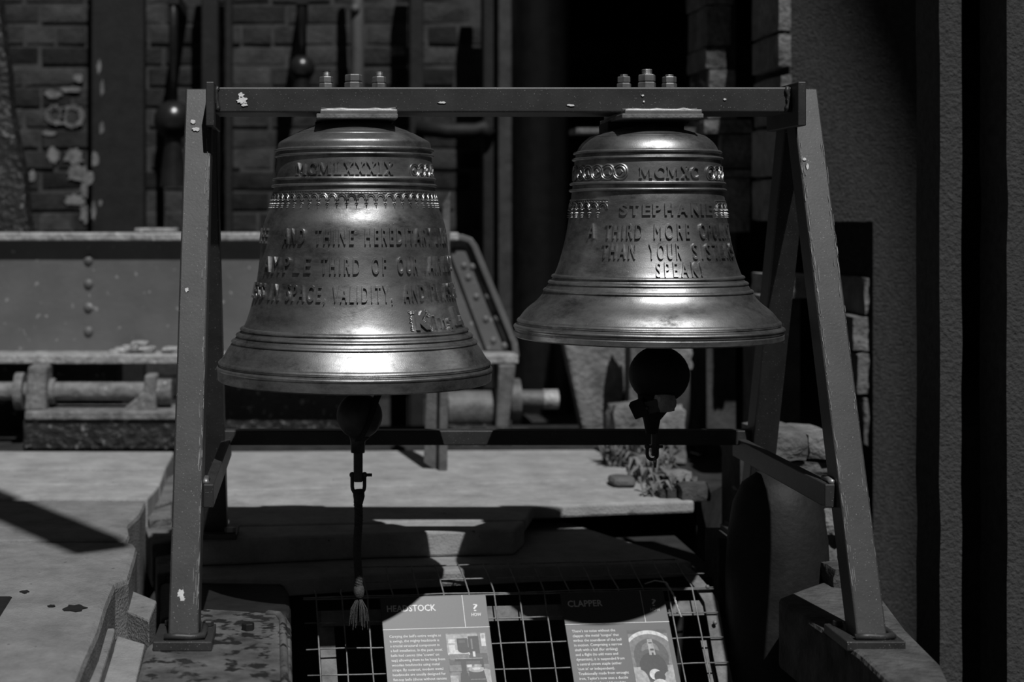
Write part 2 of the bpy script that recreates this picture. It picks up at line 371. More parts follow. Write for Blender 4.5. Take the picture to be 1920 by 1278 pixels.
def stone_thing(px, d, size, seed, label, cat='stone', m='stone', name='rubble_stone', group=None, rotz=0, amp=.13, n=6, rnd=.22):
    c = P(px[0], px[1], d)
    return tag(MB().rock(c, size, seed, n, amp, rnd, rotz).build(name, m, None, True, angle=40), label, cat, group)
# pier carrying two loose stones
MB().prism([(P(1443, 0, 3.72).x, 3.74), (P(1505, 0, 3.72).x, 3.74), (P(1505, 0, 3.72).x, 3.95), (P(1443, 0, 3.72).x, 3.95)], PITZ, P(0, 553, 3.72).z).build('wall_pier', 'mortar')['kind'] = 'structure'
stone_thing((1466, 534), 3.74, (.105, .18, .058), 3, 'flat pale building stone laid on top of the dark pier', amp=.08, rnd=.12)
stone_thing((1434, 566), 3.72, (.055, .12, .040), 8, 'small broken stone jutting from the pier below the flat stone', amp=.12)
# low rubble wall behind the right-hand leg
lw = thing('wall_low', tuple(P(1520, 1100, 3.25)), kind='structure')
lowrows = [(812, 862, 1432, 1560), (866, 905, 1420, 1570), (908, 948, 1400, 1580), (951, 1000, 1395, 1590), (1003, 1060, 1390, 1600), (1063, 1120, 1385, 1610)]
LD = 3.28
for ri, (y0, y1, x0, x1) in enumerate(lowrows):
    x = x0+random.uniform(0, 12)
    while x < x1:
        wpx = random.uniform(42, 90); p = P(x, y0, LD); q = P(min(x+wpx, x1+10), y1, LD)
        hh = (p.z-q.z)*(random.uniform(.8, 1.25) if ri == 0 else 1.02)
        MB().rock(((p.x+q.x)/2, LD+.09+random.uniform(-.012, .012), (p.z+q.z)/2), ((q.x-p.x)*1.02, .19, hh), 100+ri*20+int(x), 4, .16, .16).build('stone', 'stone', lw, True, angle=45)
        x += wpx+2
MB().box(P(1400, 0, LD).x, P(1600, 0, LD).x, LD+.05, LD+.2, PITZ, P(0, 840, LD).z).build('core', 'mortar', lw)
# kerb stone that carries the right front foot
KZ = -0.036
kp = poly_px([(1459, 1120), (1500, 1104), (1555, 1085), (1640, 1100), (1700, 1180), (1765, 1245), (1790, 1300), (1690, 1300), (1610, 1225), (1530, 1170)], KZ)
kb = MB().prism(kp, KZ-.13, KZ)
tag(kb.build('kerb_stone', 'stonedark', bevel=.008), 'long dark kerb stone under the leaning right front leg', 'stone')
stone_thing((1584, 1082), 2.86, (.07, .08, .05), 21, 'dark angular stone lying behind the long kerb stone', m='stonedark')
kf = MB().prism(poly_px([(1640, 1250), (1770, 1262), (1800, 1400), (1660, 1400)], -.167), PITZ, -.167)
tag(kf.build('footing_stone', 'stonedark', bevel=.008), 'rough footing stone below the end of the kerb', 'stone')
# rounded stand-in for shade, an added casting in front of the low rubble wall
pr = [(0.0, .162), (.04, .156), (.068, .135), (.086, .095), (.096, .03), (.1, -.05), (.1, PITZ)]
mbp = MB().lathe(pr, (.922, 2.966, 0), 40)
tag(mbp.build('shade_lump', 'iron', None, True), 'added round-shouldered shade-filling casting in front of the low rubble wall', 'lump')
MB().box(.84, 1.02, 3.09, 3.2, PITZ, 0.0).build('pad_stone', 'stonedark', floor)

# unseen blockers added off-camera: a plate shaped for the right-hand wall's shade
MB().box(7.3, 9.5, -5.4, -5.0, PITZ, 14).build('light_blocker', 'brick')['kind'] = 'structure'  # unseen slab added only to block light
ob = thing('shade_blocker', (2.6, -5.2, PITZ), kind='structure')
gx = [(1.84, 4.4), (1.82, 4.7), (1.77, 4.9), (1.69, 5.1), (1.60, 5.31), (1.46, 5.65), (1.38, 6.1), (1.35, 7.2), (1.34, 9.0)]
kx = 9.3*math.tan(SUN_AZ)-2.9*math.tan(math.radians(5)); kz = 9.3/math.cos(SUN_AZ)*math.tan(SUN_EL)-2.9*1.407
MB().plate([(1.84+kx, PITZ), (1.84+kx+4.0, PITZ), (1.84+kx+4.0, 22), (1.34+kx, 22)]+[(x+kx, z+kz) for x, z in gx[::-1]], -5.4, -5.0).build('shade_plate', 'brick', ob)

# unseen post added off left with a jib to shadow the left paving
hz = thing('shadow_caster', (-2.62, 5.05, PITZ), kind='structure')
MB().box(-2.70, -2.54, 4.97, 5.13, PITZ, 3.2).build('post', 'timber', hz)
MB().bar((-2.62, 5.05, 3.05), (.03, 1.036, 3.05), .13, .09).build('shade_bar', 'timber', hz)
# ------------------------------------------------------------------ the bell frame
LX, RX = -0.212, 0.913
frame = thing('bell_stand', (0.35, 2.8, 0), 'dark painted box-steel frame on splayed legs carrying both bells', 'frame')
BT, BB = 0.9027, 0.8560
MB().box(LX+.028, RX-.03, 2.74, 2.86, BB, BT).build('beam', 'paint', frame, bevel=.003)
TOPZ, FZ = 0.903, -0.030
for sx, fz in ((LX, FZ), (RX, FZ)):
    MB().bar((sx, 2.462, fz), (sx, 2.800, TOPZ-.008), .05, .05, up=(0, 1, 0)).build('front_leg', 'paint', frame, bevel=.003)
    MB().bar((sx+.008, 3.131, 0.004), (sx+.004, 2.835, TOPZ-.02), .05, .05, up=(0, 1, 0)).build('rear_leg', 'paint', frame, bevel=.003)
    fp = MB().box(sx-.048, sx+.048, 2.42, 2.53, fz-.010, fz+.006).build('foot_plate', 'paint', frame, bevel=.002)
    rp = MB().box(sx-.045, sx+.055, 3.075, 3.185, 0.0, 0.012).build('foot_plate', 'paint', frame, bevel=.002)
    for bx in (-.032, .04):
        mb = MB(); hexnut(mb, (sx+bx, 3.095, .012), .012, .010); mb.build('nut', 'zinc', rp)
        mb = MB(); hexnut(mb, (sx+bx*.9, 2.515, fz+.006), .009, .009); mb.build('nut', 'paint', fp)
    # weld beads around the front foot
    mb = MB(); pts = [(sx-.03, 2.432, fz+.01), (sx-.01, 2.430, fz+.012), (sx+.012, 2.432, fz+.01), (sx+.032, 2.433, fz+.012), (sx+.033, 2.46, fz+.012), (sx+.032, 2.49, fz+.012)]
    mb.tube(pts, .006, 6); mb.build('weld_bead', 'paint', frame, True)
# end plates where beam meets legs
for sx, ln in ((LX+.024, 0), (RX-.030, .0)):
    MB().box(sx-.006, sx+.009, 2.70, 2.89, .829, .909).build('end_plate', 'paint', frame, bevel=.002)
mb = MB()
for sx in (LX+.036, RX-.043):
    pts = [(sx+random.uniform(-.002, .002), 2.738, BB+.002+k*.0075) for k in range(7)]
    mb = MB(); mb.tube(pts, [.004+random.uniform(-.001, .001) for _ in pts], 6); mb.build('weld_bead', 'paint', frame, True)
# braces half way up each A, rear rail between them
def legy(z, front=True): return 2.462+(z-FZ)/(TOPZ-FZ)*(2.80-2.462) if front else 3.131-(z/TOPZ)*(3.131-2.835)
for sx, sgn in ((LX, 1), (RX, -1)):
    zb = P(0, 928, legy(.2)).z
    y0 = legy(zb)-.004; y1 = legy(zb, False)+.03; xb = sx+sgn*.034
    MB().box(xb-.009, xb+.009, y0, y1, zb-.020, zb+.020).build('side_brace', 'paint' if sgn < 0 else 'paint', frame, bevel=.002)
    mb = MB(); mb.tube([(sx+sgn*.030, y0+.002, zb+.022), (sx+sgn*.028, y0+.02, zb+.024), (sx+sgn*.028, y0+.05, zb+.022)], .006, 6); mb.build('weld_bead', 'zinc', frame, True)
zr = P(0, 816, 3.09).z
MB().box(LX+.02, RX+.02, 3.055, 3.085, zr-.015, zr+.015).build('rear_rail', 'paint', frame, bevel=.002)
# mounting plates under the beam
B1X, B2X, BY = 0.077, 0.626, 2.80
for bx, dx, zt in ((B1X, .006, .859), (B2X, .009, .859)):
    MB().box(bx+dx-.070, bx+dx+.070, 2.705, 2.90, zt-.0075, zt).build('mounting_plate', 'zinc', frame, bevel=.0015)
    MB().box(bx+dx-.077, bx+dx+.070, 2.695, 2.905, zt-.0165, zt-.008).build('mounting_plate', 'bar', frame, bevel=.0015)
    MB().box(bx-.073, bx+.070, 2.80, 2.89, zt-.036, zt-.016).build('crown_pad', 'iron', frame, bevel=.0015)
    pts = [(bx+dx-.068+k*.0124, 2.737, zt+.0015+random.uniform(-.001, .001)) for k in range(12)]
    MB().tube(pts, [.0035+random.uniform(-.0008, .0012) for _ in pts], 6).build('weld_bead', 'zinc', frame, True)
# bolts with locking nuts on top of the beam
def bolt(x, big, thread):
    r = .0168 if big else .0135; h = .0145 if big else .0125
    shank = MB(); zt = BT+2*h+(thread if thread else -.002)
    pts = []; nt = int((zt-BT+.03)/.0012)
    for k in range(nt+1):
        pts.append((r*.58 if k % 2 else r*.53, BT-.03+k*(zt-BT+.03)/nt))
    pts.append((0, zt)); shank.lathe(pts[::-1], (x, BY, 0), 14)
    o = shank.build('hanging_bolt', 'zinc', frame)
    for k in range(2):
        mb = MB(); hexnut(mb, (x, BY, BT+k*h), r*(.97 if k else 1.03), h*.96, random.uniform(-.25, .35)); mb.build('nut', 'zinc', o)
for x, big, th in ((.025, 0, .009), (.076, 1, 0), (.124, 0, .008), (.583, 0, .004), (.626, 1, .009), (.668, 0, .003)): bolt(x, big, th)
# paint chips
def chip(px, py, d, rx, ry, seed, nrm=(0, -1, 0)):
    mb = MB(); s_ = d/FPX; blob(mb, P(px, py, d), (1, 0, 0), (0, 0, 1), nrm, rx*s_, ry*s_, seed, 20, .0009); mb.build('paint_chip', 'fleck', frame)
for a in ((454, 188, 2.739, 11, 8, 1), (452, 178, 2.739, 6, 5, 2), (458, 196, 2.739, 7, 4, 9), (829, 192, 2.739, 8, 2.2, 3), (1070, 197, 2.739, 9, 2, 4), (1205, 179, 2.739, 2.5, 2, 5), (1359, 186, 2.739, 3, 2, 6), (1207, 190, 2.739, 2, 2, 7)): chip(*a)
for px, py, rx, ry, sd_ in ((367, 242, 8, 4, 11), (362, 228, 5, 5, 12), (350, 543, 4, 5, 13), (339, 1114, 7, 11, 14), (342, 1122, 5, 7, 15), (1508, 298, 4, 3, 16), (1514, 312, 2.5, 6, 17)):
    yy = 2.7
    for _ in range(20): yy = legy(P(px, py, yy).z)-.0262
    chip(px, py, yy-.0004, rx, ry, sd_)

def worn_edge(sx, side, z0, z1, n, seed):
    r_ = random.Random(seed); mb = MB()
    for k in range(n):
        z = r_.uniform(z0, z1); off = r_.uniform(0, .010)*r_.random(); l = r_.uniform(.002, .016)
        c = Vector((sx+side*(.0235-off), legy(z)-.0262, z)); t = Vector((0, .338, .925)).normalized()
        blob(mb, c, (1, 0, 0), t, (0, -1, 0), r_.uniform(.0002, .0005), l, seed*100+k, 8, .0006)
    tag(mb.build('worn_edge', 'fleck2', frame), kind='stuff')
M['fleck2'] = mat('bare_steel_scratch', 0.22, 0.6, 0.2, 0.3, 60, 0.1, 200)
worn_edge(RX, -1, .05, .80, 120, 3); worn_edge(LX, 1, .02, .80, 90, 4); worn_edge(RX, 1, .1, .8, 40, 5)
# ------------------------------------------------------------------ the bells
def bell_profile(rows, beads, ks):
    """rows (pixel y at the limb, radius); beads (pixel y, height, half width px)"""
    pts = []
    def rad(y):
        for (a, ra), (b, rb) in zip(rows, rows[1:]):
            if a <= y <= b: return ra+(rb-ra)*(y-a)/(b-a)
        return rows[-1][1]
    ys = set(y for y, _ in rows)
    for y, h, wd in beads:
        for k in range(-4, 5): ys.add(round(y+k*wd/4, 3))
    y = rows[0][0]
    while y < rows[-1][0]: ys.add(y); y += 4
    for y in sorted(ys):
        r = rad(y)
        for yb, h, wd in beads:
            t = (y-yb)/wd
            if abs(t) < 1: r += h*math.sqrt(max(0, 1-t*t)) if h > 0 else h*(1-t*t)
        pts.append((r*ks, CAMZ+(CY-y)/1000.0))
    return pts, lambda yy: rad(yy)*ks
def smooth_rows(rows, n=5):   # catmull-rom through the control rows
    out = []
    for i in range(len(rows)-1):
        p0 = rows[max(i-1, 0)]; p1 = rows[i]; p2 = rows[i+1]; p3 = rows[min(i+2, len(rows)-1)]
        for k in range(n):
            t = k/n; y = p1[0]+(p2[0]-p1[0])*t
            m1 = (p2[1]-p0[1])/(p2[0]-p0[0])*(p2[0]-p1[0]); m2 = (p3[1]-p1[1])/(p3[0]-p1[0])*(p2[0]-p1[0])
            h = (2*t**3-3*t*t+1)*p1[1]+(t**3-2*t*t+t)*m1+(-2*t**3+3*t*t)*p2[1]+(t**3-t*t)*m2
            out.append((y, h))
    return out+[rows[-1]]

class Bell:
    def __init__(s, cx, rows, beads, ks, label, inner_top):
        s.cx = cx
        pts, s.rad = bell_profile(smooth_rows(rows), beads, ks)
        s.prof = pts
        rl, zl = pts[-1]
        inner = [(rl-.004, zl-.0025), (rl-.016, zl-.001), (rl-.034, zl+.03), (rl*.72, zl+.085), (rl*.60, zl+.16), (rl*.52, zl+.28), (rl*.47, zl+.36), (rl*.35, inner_top-.01), (0, inner_top)]
        s.o = thing('bell', (cx, BY, zl), label, 'bell')
        MB().lathe([(0, pts[0][1])]+pts+inner, (cx, BY, 0), 128).build('bell_body', 'bronze', s.o, True, angle=38)
    def zy(s, py): # world z of a feature seen at pixel row py in front of the bell
        r = .16
        for _ in range(6):
            z = CAMZ+(CY-py)/FPX*(BY-r); r = s.rz(z)
        return z
    def rz(s, z):
        pr = s.prof
        for (ra, za), (rb, zb) in zip(pr, pr[1:]):
            if zb <= z <= za: return rb if za == zb else ra+(rb-ra)*(za-z)/(za-zb)
        return pr[-1][0]
    def phi(s, px, r):
        if abs(px) < 7 : return px     # already an angle in radians
        lo, hi = -1.75, 1.35
        f = lambda a: CX+FPX*(s.cx+r*math.sin(a))/(BY-r*math.cos(a))
        best = min((abs(f(lo+(hi-lo)*k/600)-px), lo+(hi-lo)*k/600) for k in range(601))
        return best[1]
    def wrap(s, a, z, h):
        r = s.base(z)+h
        return Vector((s.cx+r*math.sin(a), BY-r*math.cos(a), z))
    def base(s, z): return s.rad((CAMZ-z)*1000+CY)
    def word(s, txt, x0, x1, py, cap, name='inscription', bold=.012, h=.0040, slant=0.0, mesh=None):
        z = s.zy(py+cap/2); r = s.base(s.zy(py)); a0 = s.phi(x0, r); a1 = s.phi(x1, r)
        vs, fs, wd = mesh if mesh else textmesh(txt, 0.0 if 'M' in txt else bold, .5, .0, 4, 1.45)
        hz = cap*(BY-r)/FPX/(CAPH if not mesh else 1.0)
        out = []
        for v in vs:
            zz = z+v.y*hz; top = v.z > 0
            a = a0+(a1-a0)*(v.x+slant*v.y)/wd
            out.append(s.wrap(a, zz, h if top else -.0015))
        return out, fs
    def normal(s, p):
        dx, dy = p.x-s.cx, p.y-BY; q = math.hypot(dx, dy) or 1; e = .002
        sl = (s.base(p.z+e)-s.base(p.z-e))/(2*e)
        return Vector((dx/q, dy/q, -sl)).normalized()
    def relief(s, vf, name, h):
        vs, fs = vf; mb = MB().add(vs, fs); o = mb.build(name, 'bronze', s.o); me = o.data
        top = [math.hypot(v.x-s.cx, v.y-BY)-s.base(v.z) > h*.5 for v in mb.v]
        nr = []
        for p in me.polygons:
            allt = all(top[i] for i in p.vertices)
            for i in p.vertices: nr.append(s.normal(mb.v[i]) if allt else p.normal.copy())
        for p in me.polygons: p.use_smooth = True
        me.normals_split_custom_set([tuple(n) for n in nr]); return o
    def line(s, words, py, cap, **k):
        for t, x0, x1 in words: s.relief(s.word(t, x0, x1, py, cap, **k), 'inscription_word', k.get('h', .0040))

def serif_word(txt):
    """slab-serif capitals (M C L X I only) as a raised flat mesh, cap height 1"""
    mb = MB(); x = 0.0
    def q(pts):
        n = len(pts); ar = sum(pts[i][0]*pts[(i+1) % n][1]-pts[(i+1) % n][0]*pts[i][1] for i in range(n))
        if ar < 0: pts = pts[::-1]
        mb.add([(p[0]+x, p[1], -.5) for p in pts]+[(p[0]+x, p[1], .5) for p in pts], [tuple(range(n, 2*n))]+[(i, (i+1) % n, n+(i+1) % n, n+i) for i in range(n)])
    def st(xa, ya, xb, yb, wd): q([(xa-wd/2, ya), (xa+wd/2, ya), (xb+wd/2, yb), (xb-wd/2, yb)])
    def se(xc, y, wd=.34):
        if y < .5: q([(xc-wd/2, 0), (xc+wd/2, 0), (xc+wd*.3, .14), (xc-wd*.3, .14)])
        else: q([(xc-wd/2, 1), (xc+wd/2, 1), (xc+wd*.3, .86), (xc-wd*.3, .86)])
    for ch in txt:
        if ch == 'I': st(.2, 0, .2, 1, .2); se(.2, 0); se(.2, 1); x += .52
        elif ch == 'X': st(.14, 1, .62, 0, .23); st(.62, 1, .14, 0, .13); [se(a, b, .3) for a in (.15, .61) for b in (0, 1)]; x += .86
        elif ch == 'L': st(.2, 0, .2, 1, .2); se(.2, 1); q([(.05, 0), (.62, 0), (.66, .34), (.58, .34), (.5, .13), (.05, .13)]); x += .80
        elif ch == 'M': st(.10, 0, .14, 1, .09); st(.90, 0, .86, 1, .17); st(.15, 1, .50, .18, .13); st(.82, 1, .5, .18, .08); [se(a, 0, .26) for a in (.10, .90)]; [se(a, 1, .20) for a in (.12, .88)]; x += 1.22
        elif ch == 'C':
            n = 14; o = []; i_ = []
            for k in range(n+1):
                a = math.radians(48+k*(264)/n); o.append((.42+.42*math.cos(a), .5+.5*math.sin(a))); i_.append((.46+.24*math.cos(a), .5+.38*math.sin(a)))
            for k in range(n): q([o[k], o[k+1], i_[k+1], i_[k]])
            q([(.6, .95), (.76, .95), (.78, .66), (.70, .66)]); q([(.6, .05), (.76, .05), (.80, .3), (.72, .3)]); x += .92
    x1 = max(v.x for v in mb.v); x0 = min(v.x for v in mb.v)
    return [Vector((v.x-x0, v.y, v.z)) for v in mb.v], mb.f, x1-x0

def medallions(bell, pys, centers, rpx):
    """row of round medallions: two raised rings and a small bell or diamond in the middle"""
    mb = MB(); py = pys; z = bell.zy(py); r = bell.base(z); R = rpx*(BY-r)/FPX
    for i, cpx in enumerate(centers):
        a0 = bell.phi(cpx, r)
        for rr, wd in ((R, .0016), (R*.72, .0012)):
            path = [bell.wrap(a0+rr*math.sin(2*math.pi*k/20)/r, z+rr*math.cos(2*math.pi*k/20), .0012) for k in range(20)]
            mb.tube(path, wd, 5, closed=True)
        if i % 2:
            sh = [(-.42, -.4), (.42, -.4), (.26, -.1), (.2, .3), (-.2, .3), (-.26, -.1)]
        else: sh = [(0, -.45), (.4, 0), (0, .45), (-.4, 0)]
        n = len(sh)
        mb.add([bell.wrap(a0+p*R/r, z+q*R, 0) for p, q in sh]+[bell.wrap(a0+p*R*.8/r, z+q*R*.8, .003) for p, q in sh], [tuple(range(n, 2*n))]+[(k, (k+1) % n, n+(k+1) % n, n+k) for k in range(n)])
    return mb.build('medallion_frieze', 'bronze', bell.o, True, angle=40)

def arcade(bell, py0, py1, a_from, a_to, n):
    """gothic arcading with pendant fleurs"""
    mb = MB(); zt = bell.zy(py0); zb = bell.zy(py1); H = zt-zb; r = bell.base((zt+zb)/2)
    st = (a_to-a_from)/n; w_ = st*r
    up = [bell.wrap(a_from+(a_to-a_from)*k/(n*2), zt, .0008) for k in range(n*2+1)]; mb.tube(up, .0012, 5)
    up = [bell.wrap(a_from+(a_to-a_from)*k/(n*2), zt-H*.13, .0006) for k in range(n*2+1)]; mb.tube(up, .0009, 5)
    for i in range(n*3):
        a = a_from+(i+.5)*st/3; mb.tube([bell.wrap(a, zt, .001), bell.wrap(a, zt-H*.12, .001)], .0008, 4)
    for i in range(n):
        a0 = a_from+i*st
        for rr, rad in ((.5, .0013), (.34, .0011)):
            arc = [bell.wrap(a0+st*(.5-rr*math.cos(math.pi*k/8)), zt-H*.52+H*.36*(rr/.5)*math.sin(math.pi*k/8), .0012) for k in range(9)]
            mb.tube(arc, rad, 5)
        for dx, zz, s_ in ((0, .56, .17), (0, .72, .13), (0, .86, .15), (-.13, .74, .10), (.13, .74, .10), (0, .97, .09), (-.2, .5, .08), (.2, .5, .08)):
            c = a0+dx*st; z = zt-H*zz; q = s_*w_*.62
            ring = [(q, 0), (0, q*1.25), (-q, 0), (0, -q*1.25)]
            mb.add([bell.wrap(c+p/r, z+v, 0) for p, v in ring]+[bell.wrap(c, z, .0042)], [(k, (k+1) % 4, 4) for k in range(4)])
    return mb.build('arcade_frieze', 'bronze', bell.o)

rows1 = [(222, .012), (224, .034), (229, .058), (237, .080), (247, .103), (256, .122), (263, .135), (268, .1425), (274, .1445), (290, .1455), (330, .1485), (356, .1525),
         (386, .158), (400, .1632), (415, .1690), (430, .1725), (460, .1762), (490, .1792), (520, .1832), (545, .188), (570, .194), (590, .200), (605, .2055),
         (615, .2112), (626, .2195), (637, .2280), (643, .2318), (650, .2368), (658, .2418), (666, .2466), (674, .2522), (680, .2562), (687, .2582), (709, .2575)]
beads1 = [(247, .0014, 2), (253, .0012, 2), (283, .0056, 3.4), (293, .0046, 3), (337, .0054, 3.2), (349, .0054, 3.2), (614, .0046, 3.4), (625, .0042, 3.2), (637, .0036, 3),
          (676, .0022, 3), (682.5, -.003, 2.4), (688, .0016, 3)]
b1 = Bell(B1X, rows1, beads1, .992, 'larger-lettered bronze bell dated MCMLXXXIX, hanging beside the upright leg', .80)
rows2 = [(233, .010), (236, .030), (242, .060), (249, .085), (257, .108), (266, .1205), (276, .1285), (285, .1325), (301, .1365), (350, .1405), (375, .1440),
         (410, .1480), (440, .1530), (470, .1600), (498, .1685), (519, .1775), (534, .1875), (545, .1945), (556, .2012), (566, .2112), (576, .2240), (584, .2325), (592, .2388), (599, .2438), (606, .2485), (613, .2515), (630, .2518)]
beads2 = [(252, .0018, 2), (257, .0014, 2), (287, .0062, 3.4), (299, .0056, 3.2), (345, .0064, 3.4), (357, .0064, 3.4), (517, .0044, 3.2), (528, .0040, 3.2), (543, .0034, 2.8),
          (600, .0020, 3), (606.5, -.003, 2.4), (612, .0024, 3), (620, -.0016, 2)]
b2 = Bell(B2X, rows2, beads2, .978, 'bronze bell dated MCMXC with flared rim, hanging beside the slanting leg', .79)

sw = serif_word('MCMLXXXIX')
b1.relief(b1.word('', 556, 737, 315, 24, mesh=sw, h=.0036), 'date', .0036)
medallions(b1, 318, [777, 790, 800, 808, 1.35], 13)
arcade(b1, 357, 389, -1.45, 1.45, 26)
b1.line([('THEE', -1.62, -1.18), ('AND', 534, 572), ('THINE', 592, 664), ('HEREDITARY', 684, 806), ('EVER', 815, 1.28)], 443, 29, bold=.010, slant=.06)
b1.line([('AMPLE', 499, 583), ('THIRD', 603, 674), ('OF', 697, 723), ('OUR', 744, 781), ('FAIR', 794, 823), ('KINGDOM', 828, 1.45)], 498, 30, bold=.012, slant=.04)
b1.line([('LESS', -1.5, -1.08), ('IN', 507, 526), ('SPACE,', 539, 611), ('VALIDITY,', 624, 735), ('AND', 756, 793), ('PLEASURE', 805, 1.42)], 551, 30, bold=.010, slant=.05)
b1.line([('K', 776, 802)], 603, 31, bold=.045, h=.0052); b1.line([('ing', 812, 843)], 606, 26, bold=.025, h=.0048); b1.line([('L', 847, 859)], 600, 32, bold=.04, h=.0052); b1.line([('ear', 860, 1.25)], 606, 24, bold=.025, h=.0048)
# ornamented block behind the initial K
mb = MB(); zc = b1.zy(604); rr_ = b1.base(zc); aK0, aK1 = b1.phi(768, rr_), b1.phi(806, rr_); hK = .0175
for k in range(64):
    side = k % 4; t = random.random()
    a, zz = ((aK0+random.uniform(0, .018), zc-hK+2*hK*t), (aK0+(aK1-aK0)*t, zc+hK-random.uniform(0, .004)), (aK1-random.uniform(0, .022), zc+hK*random.choice((-.75, .6))+random.uniform(-.004, .004)), (aK0+(aK1-aK0)*.62+random.uniform(-.02, .02), zc+random.uniform(-.003, .008)))[side]
    q = random.uniform(.0012, .0022)
    mb.tube([b1.wrap(a+q/rr_*math.sin(2*math.pi*t_/7), zz+q*math.cos(2*math.pi*t_/7), .0010) for t_ in range(7)], .0008, 4, closed=True)
tag(mb.build('initial_ornament', 'bronze', b1.o), kind='stuff')

sw = serif_word('MCMXC')
b2.relief(b2.word('', 1198, 1309, 323, 22, mesh=sw, h=.0036), 'date', .0036)
medallions(b2, 321, [-1.58, 1079, 1090, 1103, 1120, 1140, 1163], 14.5)
medallions(b2, 323, [1332, 1343, 1350, 1.25], 13.5)
aL = b2.phi(1139, .144)
arcade(b2, 373, 408, aL-7*.142, aL, 7)
arcade(b2, 376, 408, b2.phi(1343, .144), b2.phi(1343, .144)+5*.142, 5)
b2.line([('S', 1163, 1177), ('T', 1182, 1198), ('E', 1205, 1220), ('P', 1224, 1240), ('H', 1246, 1262), ('A', 1270, 1288), ('N', 1294, 1309), ('I', 1313, 1318), ('E', 1322, 1334)], 392, 20, bold=.035, h=.0036)
b2.line([('A', 1105, 1117), ('THIRD', 1136, 1204), ('MORE', 1226, 1292), ('OPULENT', 1310, 1.12)], 433, 28, bold=.008, slant=.05)
b2.line([('THAN', 1130, 1192), ('YOUR', 1216, 1276), ('SISTERS', 1297, 1.05)], 471, 28, bold=.008, slant=.04)
b2.line([('SPEAK!', 1230, 1314)], 505, 27, bold=.008, slant=.03)

# ------------------------------------------------------------------ clappers
def shackle(c, w_, h_, r_, root, pin_out=.02, m='ironclap', flip=False):
    s_ = MB(); sg = -1 if not flip else 1
    pts = [(c[0]-w_/2, c[1], c[2])]+[(c[0]-w_/2*math.cos(math.pi*k/8)*(1.0), c[1], c[2]+sg*(h_*.6+h_*.4*math.sin(math.pi*k/8))) for k in range(9)]+[(c[0]+w_/2, c[1], c[2])]
    s_.tube(pts, r_, 8); s_.sphere((c[0]-w_/2, c[1], c[2]), r_*1.6, 10); s_.sphere((c[0]+w_/2, c[1], c[2]), r_*1.6, 10)
    o = s_.build('shackle', m, root, True)
    MB().tube([(c[0]-w_/2-.004, c[1], c[2]), (c[0]+w_/2+pin_out, c[1], c[2])], r_*.9, 8).build('pin', m, o, True)
    return o
c1 = thing('bell_clapper', tuple(P(675, 733, 2.8)), 'iron ball clapper with shackle and frayed rope, hanging in the MCMLXXXIX bell', 'clapper')
bc = P(674, 779, 2.8)
MB().sphere(bc, .043, 32).build('ball', 'ironclap', c1, True)
MB().tube([bc, (bc.x, bc.y, bc.z+.28), (B1X, BY, .80)], .012, 10).build('shaft', 'ironclap', c1, True)
st = MB()
for dx in (-.022, .026):
    path = [(bc.x+dx+.012*math.sin(t), bc.y-.046*math.cos(t-.1), bc.z+.046*math.sin(t)*.99) for t in [math.radians(a) for a in range(-80, 95, 8)]]
    pass
path = [(bc.x+.010+.034*math.sin(math.radians(a)*.5+.2), bc.y-.0455*math.cos(math.radians(a))*.86, bc.z+.044*math.sin(math.radians(a))) for a in range(-75, 80, 8)]
st.tube(path, .0065, 4); st.build('leather_strap', 'iron', c1)
fl = MB().tube([P(673, 815, 2.8), P(671, 826, 2.8), P(671, 848, 2.8)], [.022, .014, .013], 12)
fl.build('collar', 'ironclap', c1, True)
MB().box(P(663, 0, 2.8).x, P(680, 0, 2.8).x, 2.793, 2.807, P(0, 903, 2.8).z, P(0, 843, 2.8).z).build('eye_bar', 'ironclap', c1, bevel=.003)
shackle(P(672, 890, 2.8), .023, .036, .0036, c1, .014)
kn = MB(); kp_ = [P(672, 918, 2.8), P(673, 930, 2.8), P(672, 946, 2.8)]; kn.tube(kp_, [.011, .011, .0075], 10); 
rp_ = MB()
zt, zb = P(0, 938, 2.8).z, P(0, 1112, 2.8).z
for s_ in range(3):
    n = 90; path = []
    for k in range(n+1):
        f = k/n; a = 2*math.pi*(f*11+s_/3); rr = .0042*(1-.15*f); path.append((P(671, 0, 2.8).x+.0015*math.sin(f*9)+rr*math.cos(a), 2.8+rr*math.sin(a), zt+(zb-zt)*f))
    rp_.tube(path, .0046, 6)
ro = rp_.build('bell_rope', 'rope', c1, True)
kn.build('rope_eye', 'rope', ro, True)
MB().sphere((P(673, 0, 2.8).x, 2.8, zb+.004), .0105, 12, (1, 1, 1.6)).build('rope_knot', 'rope', ro, True)
fr = MB()
for k in range(40):
    a = random.uniform(0, 6.28); q = random.uniform(.006, .020); x0 = P(673, 0, 2.8).x
    fr.tube([(x0+.003*math.cos(a), 2.8+.003*math.sin(a), zb-.008), (x0+q*.8*math.cos(a), 2.8+q*.8*math.sin(a), zb-.028), (x0+q*math.cos(a), 2.8+q*math.sin(a), zb-random.uniform(.045, .068))], [.0014, .0011, .0006], 4)
tag(fr.build('frayed_end', 'rope', ro), kind='stuff')

